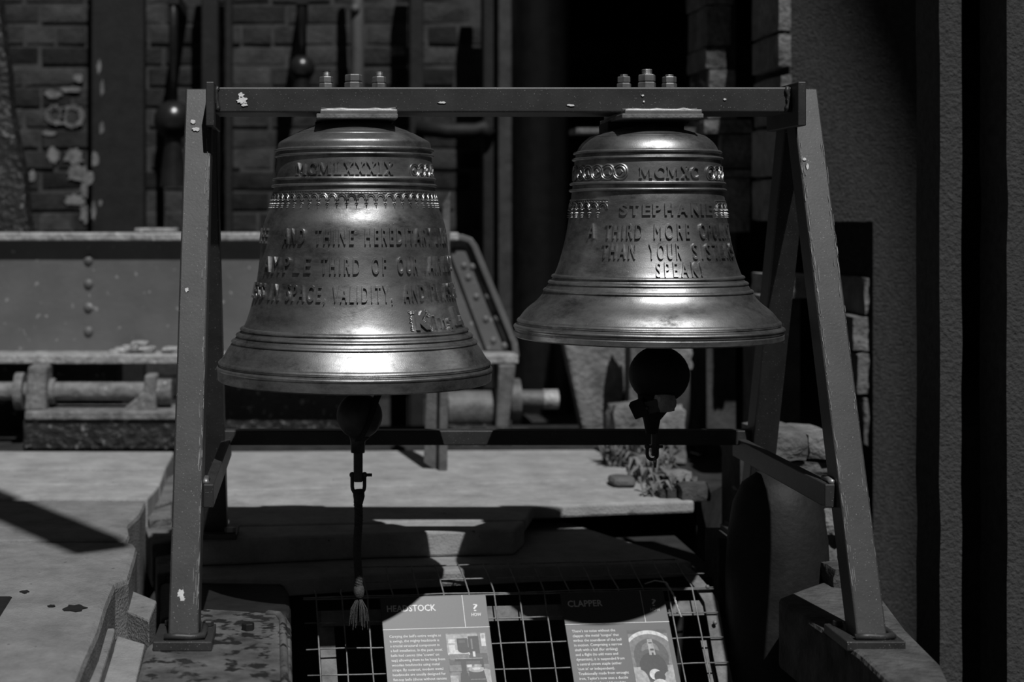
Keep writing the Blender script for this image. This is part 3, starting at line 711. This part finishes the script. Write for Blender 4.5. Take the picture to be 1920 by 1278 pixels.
c2 = thing('bell_clapper', tuple(P(1235, 640, 2.8)), 'black ball clapper with bolted clamp and small shackle, hanging in the MCMXC bell', 'clapper')
bc2 = P(1236, 702, 2.8)
MB().sphere(bc2, .056, 32, (1, 1, .96)).build('ball', 'iron', c2, True)
MB().tube([bc2, (bc2.x-.004, 2.8, bc2.z+.3), (B2X, BY, .80)], .013, 10).build('shaft', 'iron', c2, True)
MB().rock(P(1246, 754, 2.765), (.040, .03, .034), 5, 6, .08, .6).build('weight_cap', 'flange', c2, True, angle=40)
MB().bar(P(1186, 770, 2.775), P(1212, 760, 2.765), .030, .024, up=(0, 1, 0)).build('clamp', 'iron', c2, bevel=.002)
MB().bar(P(1206, 764, 2.77), P(1236, 758, 2.76), .024, .020, up=(0, 1, 0)).build('clamp', 'ironclap', c2, bevel=.002)
for px in (1213, 1224):
    mb = MB(); mb.sphere(P(px, 765 if px < 1220 else 762, 2.757), .0042, 10); mb.build('clamp_bolt', 'ironclap', c2, True)
MB().tube([P(1226, 740, 2.79), P(1224, 770, 2.79), P(1222, 786, 2.79), P(1222, 812, 2.79)], [.03, .026, .016, .011], 14).build('flight', 'iron', c2, True)
MB().box(P(1218, 0, 2.8).x, P(1228, 0, 2.8).x, 2.78, 2.79, P(0, 852, 2.8).z, P(0, 808, 2.8).z).build('eye_bar', 'ironclap', c2, bevel=.002)
sh2 = shackle(P(1223, 837, 2.785), .019, .024, .0032, c2, .010)
MB().tube([P(1228, 855, 2.78), P(1230, 862, 2.78), P(1229, 876, 2.78), P(1227, 876, 2.78), P(1226, 862, 2.78)], .0016, 6, closed=True).build('link', 'zinc', sh2, True)

# ------------------------------------------------------------------ cast base under the left front foot, dark plate behind it
BZ = -0.040
base = thing('cast_base', tuple(G(400, 1230, BZ)), 'worn cast-iron base plate with round corner under the upright front leg', 'base plate')
bp_ = [(272, 1215), (318, 1152), (388, 1139), (520, 1148), (538, 1153), (546, 1166), (548, 1268), (545, 1300), (540, 1420), (215, 1420)]
MB().prism(poly_px(bp_, BZ), PITZ, BZ).build('plate', 'cast', base, bevel=.008)
lip = [tuple(G(x, y, BZ)) for x, y in ((500, 1150), (522, 1152), (530, 1162), (532, 1220), (534, 1290), (532, 1400))]
MB().tube(lip, .007, 8).build('raised_lip', 'cast', base, True)
mb = MB(); hexnut(mb, (G(465, 1180, BZ).x, G(465, 1180, BZ).y, BZ-.002), .011, .014, .3); mb.build('stud_nut', 'iron', base)
bk = [(300, 1092), (500, 1084), (530, 1090), (543, 1108), (546, 1148), (300, 1160)]
tag(MB().prism(poly_px(bk, -.07), PITZ, -.07).build('iron_cover', 'iron', bevel=.01), 'black iron cover with rounded corner sunk behind the cast base', 'cover')

# ------------------------------------------------------------------ wire mesh guard and the two signs
YAW = math.radians(6.0)
U = Vector((math.cos(YAW), math.sin(YAW), 0)); W = Vector((-math.sin(YAW), math.cos(YAW), 0)); Z = Vector((0, 0, 1))
E0 = Vector(P(810, 1112, 2.94))
TA, FA = math.radians(20), math.radians(56)
Vt = W*math.cos(TA)+Z*math.sin(TA)             # up the top flap (away from viewer)
Vd = -W*math.cos(FA)-Z*math.sin(FA)            # down the front panel
Nf = (-W*math.sin(FA)+Z*math.cos(FA)).normalized()
guard = thing('wire_mesh_guard', tuple(E0+Vd*.4), 'galvanised wire mesh guard bent over the pit in front of the bells', 'mesh guard')
WR = .0016; C_ = .0505
u0, u1 = -.255, .572
k = 0; uu = .124-7*C_
while uu <= .57:
    j = lambda a=.002: random.uniform(-a, a)
    tl = .100 if uu > -.16 else .02
    path = [E0+U*(uu+j(.003))+Vt*tl, E0+U*(uu+j())+Vt*.05*(tl/.1)+Z*j(.001), E0+U*uu+Nf*.001, E0+U*(uu+j())+Vd*.12+Nf*j(.001), E0+U*(uu+j())+Vd*.45]
    MB().tube(path, WR, 6).build('wire', 'wire', guard, True); uu += C_
for i in range(-2, 9):
    v = C_*i; lo, hi = (-.15 if i < 0 else u0), (u1-.04*(i == -2) if i < 0 else u1)
    path = []
    for t in range(13):
        u_ = lo+(hi-lo)*t/12; bend = random.uniform(-.0012, .0012)
        path.append(E0+U*u_+(Vt*(-v) if i < 0 else Vd*v)+Z*(bend-.0028))
    if i == 0: path = [p+Nf*.0022 for p in path]
    MB().tube(path, WR, 6).build('wire', 'wire', guard, True)
MB().tube([E0+U*(lo+(hi-lo)*t/12)+Vd*.006+Nf*random.uniform(-.001, .002) for t in range(13)], WR, 6).build('wire', 'wire', guard, True)
# flat strap at the right end and bar behind the mesh
sp = [E0+U*.530+Vt*.09, E0+U*.545+Vt*.05, E0+U*.553, E0+U*.565+Vd*.03, E0+U*.560+Vd*.14, E0+U*.56+Vd*.45]
mb = MB(); vs_ = []
for p in sp: vs_ += [p-U*.014-Nf*.008, p+U*.014-Nf*.008, p+U*.014-Nf*.012, p-U*.014-Nf*.012]
fs_ = [(0, 1, 2, 3), (23, 22, 21, 20)]
for i in range(5):
    for t in range(4): fs_.append((4*i+t, 4*i+4+t, 4*i+4+(t+1) % 4, 4*i+(t+1) % 4))
mb.add(vs_, fs_); mb.build('end_strap', 'bar', guard)
for v in (.002, .075):
    mb = MB(); mb.sphere(E0+U*.560+Vd*v+Nf*.001, .0045, 10); mb.build('strap_bolt', 'wire', guard, True)
def fbar(u_a, u_b, v_a, v_b, off, name, m):
    p = [E0+U*a+Vd*b-Nf*off for a, b in ((u_a, v_b), (u_b, v_b), (u_b, v_a), (u_a, v_a))]
    return MB().hexa([q-Nf*.004 for q in p]+p).build(name, m, guard)
fbar(-.22, .555, .022, .052, .020, 'cross_bar', 'bar')
fbar(-.225, -.195, .02, .45, .026, 'upright_bar', 'bar')
fbar(.535, .55, .10, .45, .03, 'upright_bar', 'bar')
tw = MB()
for s_ in (0, math.pi):
    path = []
    ctrl = [E0+U*.435+Vt*.012+Nf*.004, E0+U*.455+Vt*.018+Nf*.010, E0+U*.475+Vt*.010+Nf*.012, E0+U*.484+Vd*.02+Nf*.010, E0+U*.487+Vd*.045+Nf*.008, E0+U*.492+Vd*.066+Nf*.007]
    for i in range(len(ctrl)-1):
        for k in range(10):
            p = ctrl[i].lerp(ctrl[i+1], k/10); a = (i*10+k)*.9+s_; path.append(p+U*.0012*math.cos(a)+Nf*.0012*math.sin(a))
    tw.tube(path, .0011, 5)
tw.build('tie_wire', 'wirepale', guard, True)

def sign(uc, title, lines, label, photo):
    O = E0+U*(uc-.105)+Vd*.008+Nf*.0035
    pt = lambda x, y, h: O+U*x+Vd*y+Nf*h
    root = thing('information_sign', tuple(pt(.105, .297, 0)), label, 'sign')
    def quad(mb, x0, x1, y0, y1, h, mi=0): mb.add([pt(x0, y1, h), pt(x1, y1, h), pt(x1, y0, h), pt(x0, y0, h)], [(0, 1, 2, 3)], mi)
    p = [pt(*q) for q in ((0, .297, 0), (.21, .297, 0), (.21, 0, 0), (0, 0, 0))]
    MB().hexa(p+[q+Nf*.004 for q in p]).build('board', 'sign', root, bevel=.0006)
    h = .0044
    mb = MB(); quad(mb, 0, .21, .0640, .0651, h); quad(mb, .1620, .1631, 0, .0645, h); mb.build('rule_line', 'signtext', root)
    def put(mb, txt, x, y, width=None, sc=None, bold=0.0, ys=None, center=False):
        vs, fs, wd = textmesh(txt, bold, res=2); s_ = sc if sc else width/wd
        x = x-wd*s_/2 if center else x
        mb.add([pt(x+v.x*s_, y-v.y*(ys or s_), h) for v in vs], fs); return s_
    mb = MB(); put(mb, title, .0116, .0295, width=.0965 if title[0] == 'H' else .0700, bold=.014, ys=.0122/CAPH); mb.build('title_text', 'signtext', root)
    mb = MB(); put(mb, '?', .1865, .0325, width=.0095, bold=.0, ys=.0140/CAPH, center=True); put(mb, 'HOW', .1865, .0425, width=.0195, bold=.015, ys=.0062/CAPH, center=True); mb.build('how_text', 'signtext', root)
    mb = MB(); sc = None
    for i, l in enumerate(lines):
        if sc is None: sc = put(mb, l, .0116, .0808, width=.1005 if title[0] == 'H' else .0865, bold=.006)
        else: put(mb, l, .0116, .0808+i*.00925, sc=sc, bold=.006)
    mb.build('body_text', 'signtext', root)
    # printed picture: flat grey shapes on the board
    mb = MB(); PX0, PX1, PY0, PY1 = .1215, .2005, .0745, .20; W_, H_ = PX1-PX0, PY1-PY0
    for i, (shape, g) in enumerate(photo):
        n = len(shape); mb.add([pt(PX0+a*W_, PY0+b*H_, .0042+.00004*(i+1)) for a, b in shape], [tuple(range(n))], g)
    mb.build('printed_picture', ['p0', 'p1', 'p2', 'p3', 'p4'], root)
R_ = lambda x0, y0, x1, y1: [(x0, y1), (x1, y1), (x1, y0), (x0, y0)]
def EL(cx, cy, rx, ry, a0=0, a1=360, n=20): return [(cx+rx*math.cos(math.radians(a0+(a1-a0)*k/n)), cy-ry*math.sin(math.radians(a0+(a1-a0)*k/n))) for k in range(n if a1-a0 >= 360 else n+1)]
ph1 = [(R_(0, 0, 1, 1), 2), (R_(0, .02, .78, .10), 3), (R_(0, .08, .26, .33), 3), (R_(.04, .10, .22, .16), 4), (R_(.05, .19, .2, .29), 4), (R_(.86, .02, .97, .22), 4), (R_(.88, .04, .95, .1), 3),
       (R_(.26, .09, .52, .25), 0), (R_(.30, .12, .46, .16), 1), (R_(.54, .06, .8, .33), 0), (R_(.6, .1, .64, .26), 2), (R_(.02, .33, .98, .5), 1), (EL(.28, .33, .27, .06), 4), (R_(.03, .33, .52, .40), 2), (EL(.28, .40, .25, .03, 180, 360), 2),
       (EL(.42, .27, .16, .05), 0), (R_(.62, .30, .68, .38), 4), (R_(.16, .41, .86, .44), 0), (R_(.18, .40, .84, .41), 3), (R_(.0, .50, 1, .60), 2), (R_(.3, .44, .42, .62), 0), (R_(.78, .44, .86, .6), 0), (R_(.44, .5, .56, .54), 4), (R_(.62, .5, .8, .53), 3), (R_(.66, .55, .84, .57), 4),
       (EL(.9, .72, .2, .15), 3), (R_(0, .66, .2, 1), 3), ([(.2, 1), (.24, .85), (.27, .62), (.45, .62), (.5, 1)], 0), ([(.40, 1), (.46, .74), (.48, .58), (.84, .58), (.88, .74), (.96, 1)], 0), (EL(.66, .575, .19, .045), 3), (EL(.66, .565, .10, .02), 4), ([(.5, .72), (.86, .72), (.87, .735), (.49, .735)], 2)]
ph2 = [(R_(0, .04, 1, 1), 2), (R_(0, .04, 1, .1), 1), (EL(.5, .36, .62, .31, 25, 155), 4), (EL(.5, .40, .60, .29, 15, 165), 2), (EL(.5, .46, .44, .28), 1), (EL(.5, .36, .22, .12), 2), (EL(.5, .6, .42, .26), 1), (EL(.5, .62, .34, .22), 0), (R_(0, .62, .18, 1), 3), (R_(.86, .6, 1, 1), 3), (EL(.15, .86, .2, .2), 3), (EL(.85, .9, .16, .2), 3),
       ([(.46, .44), (.62, .44), (.58, .19), (.46, .19)], 3), (R_(.48, .24, .57, .26), 0), (R_(.50, .34, .59, .37), 0), (R_(.52, .40, .57, .44), 0), (EL(.52, .74, .15, .085), 4), (EL(.62, .78, .14, .09), 0), (EL(.6, .94, .22, .13), 4), (EL(.56, .93, .10, .07), 3)]
def clip(ph): return [([(min(max(a, 0), 1), min(max(b, 0), 1)) for a, b in s_], g) for s_, g in ph]
sign(0.0, 'HEADSTOCK', ["Carrying the bell's entire weight as", 'it swings, the mighty headstock is', 'a crucial structural component in', 'a bell installation. In the past, most', "bells had canons (the 'crown' on",
     'top) allowing them to be hung from', 'wooden headstocks using metal', 'straps. By contrast, modern metal', 'headstocks are usually designed for', 'flat-top bells (those without canons', 'or with their canons removed) that'],
     'dark information sign headed HEADSTOCK fixed to the wire mesh', clip(ph1))
sign(.360, 'CLAPPER', ["There's no noise without the", "clapper, the metal 'tongue' that", 'strikes the soundbow of the bell', 'in motion. Comprising a narrow', 'shaft with a ball (for striking)', 'and a flight (to add mass and',
     'dynamism), it is suspended from', 'a central crown staple (either', "'cast in' or independent).", 'Traditionally made from wrought', "iron, Taylor's now uses a ductile", 'iron called spheroidal graphite.'],
     'dark information sign headed CLAPPER fixed to the wire mesh', clip(ph2))

# ------------------------------------------------------------------ riveted girder behind the left bell
GD = 4.52
gp = lambda x, y, d=GD: (P(x, y, d).x, P(x, y, d).z)
gir = thing('riveted_girder', tuple(P(300, 690, GD)), 'long riveted iron girder with sloping end behind the bells', 'girder')
MB().plate([gp(-420, 440), gp(868, 440), gp(958, 668), gp(-420, 668)], GD, GD+.02).build('web', 'girder', gir)
zt0 = P(0, 436, GD-.04).z; zt1 = P(0, 451, GD-.04).z
MB().box(P(-430, 0, GD).x, P(858, 0, GD).x, GD-.04, GD+.10, zt1, zt0).build('top_flange', 'flange', gir, bevel=.004)
zb0 = P(0, 665, GD-.12).z; zb1 = P(0, 682, GD-.12).z
MB().box(P(-430, 0, GD).x, P(962, 0, GD).x, GD-.12, GD+.10, zb1, zb0).build('bottom_flange', 'flange', gir, bevel=.004)
# flange bent round the sloping end
fl_ = MB(); pth = [gp(846, 444), gp(866, 445), gp(880, 450), gp(888, 461), gp(962, 640), gp(966, 668)]; vs_ = []
for i, (x, z) in enumerate(pth):
    a = Vector((pth[min(i+1, 5)][0]-pth[max(i-1, 0)][0], pth[min(i+1, 5)][1]-pth[max(i-1, 0)][1])).normalized(); nn = Vector((-a.y, a.x))*.009
    vs_ += [(x+nn.x, GD-.032, z+nn.y), (x+nn.x, GD+.10, z+nn.y), (x-nn.x, GD+.10, z-nn.y), (x-nn.x, GD-.032, z-nn.y)]
fs_ = [(0, 1, 2, 3), (23, 22, 21, 20)]
for i in range(5):
    for t in range(4): fs_.append((4*i+t, 4*i+4+t, 4*i+4+(t+1) % 4, 4*i+(t+1) % 4))
fl_.add(vs_, fs_); fl_.build('end_flange', 'girder', gir, bevel=.003)
MB().plate([gp(842, 470), gp(872, 470), gp(945, 656), gp(912, 656)], GD-.012, GD).build('end_angle', 'girder', gir)
MB().box(P(255, 0, GD).x, P(332, 0, GD).x, GD-.04, GD+.05, zt0, zt0+.014).build('packing_plate', 'flange', gir, bevel=.003)
def rivet(px, py, d, r=.0155):
    c = P(px, py, d); mb = MB(); mb.sphere((c.x, c.y+.002, c.z), r, 14, (1, .75, 1)); mb.build('rivet', 'girder', gir, True)
for y in (488, 532, 576, 621): rivet(166, y, GD)
for x, y in ((870, 498), (878, 520), (893, 556), (911, 598), (925, 638), (946, 648), (886, 500), (915, 555), (932, 596)): rivet(x, y, GD-.012, .011)
for k, (px, py) in enumerate(((245, 652), (262, 644), (232, 656), (275, 654), (320, 655), (222, 660))):
    mb = MB(); mb.rock(P(px, py, GD-.05), (.05, .05, .018), 70+k, 4, .25, .5); mb.build('rust_scale', 'flange', gir, True, angle=40)
for i, (px, w_) in enumerate(((-200, .12), (150, .12), (540, .20))):
    c = P(px, 0, GD+.04)
    MB().box(c.x-w_, c.x+w_, GD+.0, GD+.12, PITZ, zb1).build('support_block', 'timber', gir)

# bearing stand with shaft, under the girder on the left
AD = 4.33
brg = thing('bearing_stand', tuple(P(190, 840, AD)), 'rusty bearing stand with horizontal shaft on a dark block, left of the frame', 'machinery')
bx = lambda x0, x1, y0, y1, d0, d1: MB().box(P(x0, 0, d0).x, P(x1, 0, d0).x, d0, d1, P(0, y1, d0).z, P(0, y0, d0).z)
bx(43, 335, 786, 843, AD-.02, AD+.14).build('base_block', 'timber', brg, bevel=.006)
bx(46, 335, 771, 787, AD-.03, AD+.14).build('bed_plate', 'rust', brg, bevel=.004)
MB().plate([gp(45, 772, AD), gp(86, 772, AD), gp(88, 686, AD), gp(52, 686, AD)], AD, AD+.12).build('bearing_upright', 'rust', brg, bevel=.008)
MB().plate([gp(225, 772, AD), gp(292, 772, AD), gp(292, 704, AD), gp(270, 704, AD), gp(268, 735, AD)], AD+.01, AD+.09).build('bearing_upright', 'rust', brg, bevel=.006)
sh = MB(); s0 = P(-420, 733, AD+.06); s1 = P(318, 733, AD+.06)
sh.tube([s0, s1], .027, 18); sh.build('shaft', 'rust', brg, True, angle=40)
for x0, x1, r in ((30, 46, .055), (90, 104, .038), (296, 322, .036)):
    MB().tube([P(x0, 733, AD+.06), P(x1, 733, AD+.06)], r, 20).build('shaft_collar', 'rust', brg, True, angle=40)
# the same sort of shaft end on the right
AR = 4.4
rb = thing('shaft_end', tuple(P(940, 838, AR)), 'iron drum and shaft stub in a plate bearing below the sloping girder end', 'machinery')
MB().tube([P(838, 766, AR+.08), P(932, 766, AR+.08)], .062, 24).build('drum', 'ironpale', rb, True, angle=40)
MB().plate([gp(928, 800, AR), gp(952, 800, AR), gp(966, 683, AR), gp(934, 683, AR)], AR-.02, AR+.05).build('bearing_plate', 'ironpale', rb, bevel=.004)
MB().tube([P(955, 748, AR+.06), P(974, 748, AR+.06)], .062, 24).build('collar_disc', 'ironpale', rb, True, angle=40)
MB().tube([P(970, 748, AR+.06), P(1018, 748, AR+.06)], .028, 18).build('shaft_stub', 'ironpale', rb, True, angle=40)
MB().tube([P(1018, 748, AR+.06), P(1046, 748, AR+.06)], .0295, 18).build('shaft_tip', 'flange', rb, True, angle=40)
bx(842, 960, 800, 842, AR-.02, AR+.2).build('bed_block', 'timber', rb, bevel=.004)
# upright angle-iron lever
lv = thing('iron_lever', tuple(P(815, 878, 3.95)), 'upright angle-iron lever with chisel foot standing behind the left bell', 'lever')
LV = 3.95
MB().plate([gp(795, 866, LV), gp(818, 882, LV), gp(823, 882, LV), gp(823, 440, LV), gp(812, 440, LV)], LV, LV+.012).build('blade', 'ironpale', lv)
MB().plate([gp(821, 882, LV), gp(837, 878, LV), gp(843, 358, LV), gp(828, 385, LV)], LV-.03, LV).build('edge', 'ironpale', lv, bevel=.003)

# ------------------------------------------------------------------ ironwork leaning and hanging in front of the brick wall
def lean(pts, d, w_, m, name, label, cat, dep=.1):
    a, b = [P(x, y, d) for x, y in pts]
    mb = MB(); n = 14; vs_ = []
    for k in range(n+1):
        p = a.lerp(b, k/n); j = lambda s_: .012*noise.noise(Vector((k*.9, s_, d)))
        vs_ += [(p.x-w_/2+j(1), d+j(2), p.z), (p.x+w_/2+j(3), d+j(4), p.z), (p.x+w_/2+j(3), d+dep, p.z), (p.x-w_/2+j(1), d+dep, p.z)]
    fs = [(0, 1, 2, 3), tuple(4*n+t for t in (3, 2, 1, 0))]
    for k in range(n):
        for t in range(4): fs.append((4*k+t, 4*k+4+t, 4*k+4+(t+1) % 4, 4*k+(t+1) % 4))
    mb.add(vs_, fs); return tag(mb.build(name, m), label, cat)
lean([(-70, -60), (50, 840)], 4.75, .20, 'timber', 'tarred_timber', 'rough tarred timber baulk leaning against the brick wall', 'timber')
def column(x0, x1, d, name, label, cat, m='iron', dep=.08, spots=()):
    t = thing(name, (P((x0+x1)/2, 0, d).x, d, PITZ), label, cat)
    MB().box(P(x0, 0, d).x, P(x1, 0, d).x, d, d+dep, PITZ, 1.72).build('shaft', m, t, bevel=.006)
    for i, (px, py, rx, ry) in enumerate(spots):
        mb = MB(); s_ = d/FPX; blob(mb, P(px, py, d-.0005), (1, 0, 0), (0, 0, 1), (0, -1, 0), rx*s_, ry*s_, 300+i+px, 14, .001); mb.build('whitewash_splash', 'chalk', t)
    return t
column(171, 270, 5.3, 'iron_stanchion', 'broad black iron stanchion splashed with whitewash on the brick wall', 'stanchion', spots=((186, 125, 5, 14), (191, 165, 4, 16), (190, 240, 5, 12), (178, 298, 8, 18), (168, 335, 8, 16), (188, 380, 4, 6), (176, 395, 5, 20)))
column(377, 409, 5.25, 'iron_bar', 'flat black iron bar behind the upright front leg', 'bar')
column(421, 435, 5.25, 'iron_bar', 'narrow black iron bar beside the flat bar on the brick wall', 'bar')
column(768, 795, 5.25, 'iron_bar', 'riveted black iron bar rising behind the left end of the beam', 'bar')
tcol = column(906, 932, 5.2, 'iron_bar', 'black iron bar with bracket at the end of the brick wall', 'bar')
MB().tube([P(782, 240, 5.235), P(840, 246, 5.2), P(890, 246, 5.19), P(905, 240, 5.19), P(918, 255, 5.19)], .028, 10).build('bracket', 'iron', tcol, True)
column(934, 960, 5.15, 'iron_bar', 'grey worn iron bar at the corner of the dark opening', 'bar', 'ironclap')
pp = thing('vertical_pipe', (P(670, 0, 5.3).x, 5.3, PITZ), 'pale vertical pipe on the brick wall above the left bell', 'pipe')
MB().tube([(P(670, 0, 5.3).x, 5.3, PITZ), (P(670, 0, 5.3).x, 5.3, P(0, 30, 5.3).z), (P(666, 0, 5.3).x, 5.3, 1.72)], [.024, .024, .016], 14).build('pipe', 'pipepale', pp, True)
MB().sphere(P(666, 17, 5.28), .018, 12).build('joint', 'pipepale', pp, True)
M['glossblack'] = mat('oily_black_iron', 0.012, 0.30, 0.0, 0.4, 25, 0.35, 40, spec=0.6, bdist=0.003)
def wall_clapper(px, by, br, fy, fw, d, label):
    t = thing('hanging_clapper', tuple(P(px, fy, d)), label, 'clapper')
    top = P(px, -90, d); bc_ = P(px, by, d); s_ = d/FPX
    MB().tube([top, bc_], .016, 12).build('rod', 'glossblack', t, True)
    MB().sphere(bc_, br*s_, 24).build('ball', 'glossblack', t, True)
    MB().tube([bc_, P(px, by+br+4, d), P(px, fy, d)], [.03, .03, fw*s_], 16).build('flight', 'glossblack', t, True, angle=50)
    MB().box(top.x-.02, top.x+.02, d-.02, WD+.02, 1.40, 1.44).build('hanger', 'iron', t)
wall_clapper(325, 225, 37, 350, 27, 5.15, 'large iron clapper with long flared flight hanging on the brick wall')
wall_clapper(566, 128, 25, 205, 20, 5.15, 'smaller iron clapper hanging on the brick wall above the left bell')
# big black pipe in front of the opening
bpz = thing('iron_flue', (P(1016, 0, 5.3).x, 5.3, PITZ), 'thick black iron flue pipe between the two bells', 'pipe')
M['flue'] = mat('satin_black_flue', 0.012, 0.32, 0.0, 0.3, 20, 0.2, 60, spec=0.5)
MB().tube([(P(1016, 0, 5.3).x, 5.3, PITZ), (P(1016, 0, 5.3).x, 5.3, 1.8)], .104, 40).build('pipe', 'flue', bpz, True, angle=40)
# tapered plate and litter left of the right-hand clapper
tp = thing('tapered_slab', tuple(P(1120, 842, 4.45)), 'tapered rough slab narrowing downwards behind the right-hand bell', 'slab')
MB().plate([gp(1048, 600, 4.45), gp(1198, 600, 4.45), gp(1150, 843, 4.45), gp(1100, 843, 4.45)], 4.45, 4.52).build('body', 'stone', tp, bevel=.01)
st_pts = (((1192, 706), 4.3, (.05, .07, .46), 14, 'tall narrow pale stone behind the black ball clapper'), ((1195, 800), 4.2, (.16, .12, .13), 15, 'rough pale boulder low behind the black ball clapper'),
          ((1262, 668), 4.25, (.09, .08, .075), 16, 'small pale broken stone under the rim of the MCMXC bell'), ((1253, 816), 4.1, (.08, .08, .16), 17, 'pale pointed stone beside the rear rail'))
for a in st_pts: stone_thing(*a, amp=.2, m='stone')
c = G(1166, 908); tag(MB().rock((c.x, c.y, .010), (.06, .08, .022), 77, 6, .1, .6).build('slate', 'stone', None, True, angle=40), 'flat oval slate lying on the paving near the weeds', 'slate')
MB().box(P(1240, 0, 4.25).x, P(1288, 0, 4.25).x, 4.215, 4.30, PITZ, P(0, 690, 4.25).z).build('wall_stub', 'mortar')['kind'] = 'structure'
for i, (px, py, sz) in enumerate(((1185, 868, .035), (1215, 876, .03), (1236, 905, .035), (1268, 905, .045), (1298, 931, .05), (1205, 888, .022), (1250, 930, .028), (1150, 850, .04))):
    c = G(px, py); tag(MB().rock((c.x, c.y, sz*.28), (sz*1.5, sz*1.3, sz*.8), 200+i, 4, .22, .4).build('litter_stone', 'stone' if i % 2 else 'stonedark', None, True, angle=40),
        {3: 'larger pale loose stone among the weeds beside the dark pit', 4: 'largest dark loose stone at the outer corner of the paving', 5: 'tiny pale pebble among the weeds', 7: 'pale loose stone at the far edge of the paving below the tapered slab', 1: 'small pale loose stone between the weed tufts'}.get(i, 'small dark loose stone lying among the weeds'), 'stone', 'loose stones among the weeds')
def weed(px, py, n, h, seed, label):
    c = G(px, py); r = random.Random(seed); root = thing('weed', tuple(c), label, 'weed')
    mb = MB()
    for k in range(n):
        a = r.uniform(0, 6.28); l = h*r.uniform(.4, 1.1); sp_ = l*r.uniform(.3, .9); ww = r.uniform(.004, .009); o = Vector((r.uniform(-.06, .06), r.uniform(-.04, .04), 0))
        dr = Vector((math.cos(a), math.sin(a), 0)); sd_ = Vector((-dr.y, dr.x, 0))
        p0 = c+o; p1 = p0+dr*sp_*.45+Z*l*.7; p2 = p0+dr*sp_+Z*l*(.8 if r.random() < .5 else .35)
        mb.add([p0-sd_*ww*.4, p0+sd_*ww*.4, p1+sd_*ww, p1-sd_*ww, p2], [(0, 1, 2, 3), (3, 2, 4)])
    tag(mb.build('foliage', 'weed', root), kind='stuff')
for i, (px, py, n, h, lab) in enumerate(((1178, 872, 60, .09, 'low tuft of dry weeds at the edge of the paving'), (1225, 900, 70, .08, 'spreading dry weeds below the small shackle'), (1258, 925, 60, .06, 'flat dry weeds at the corner of the paving by the dark pit'), (1212, 872, 50, .09, 'taller dry weeds beside the pale boulder'))):
    weed(px, py, n, h, 40+i, lab)
print('objects', len(bpy.data.objects))
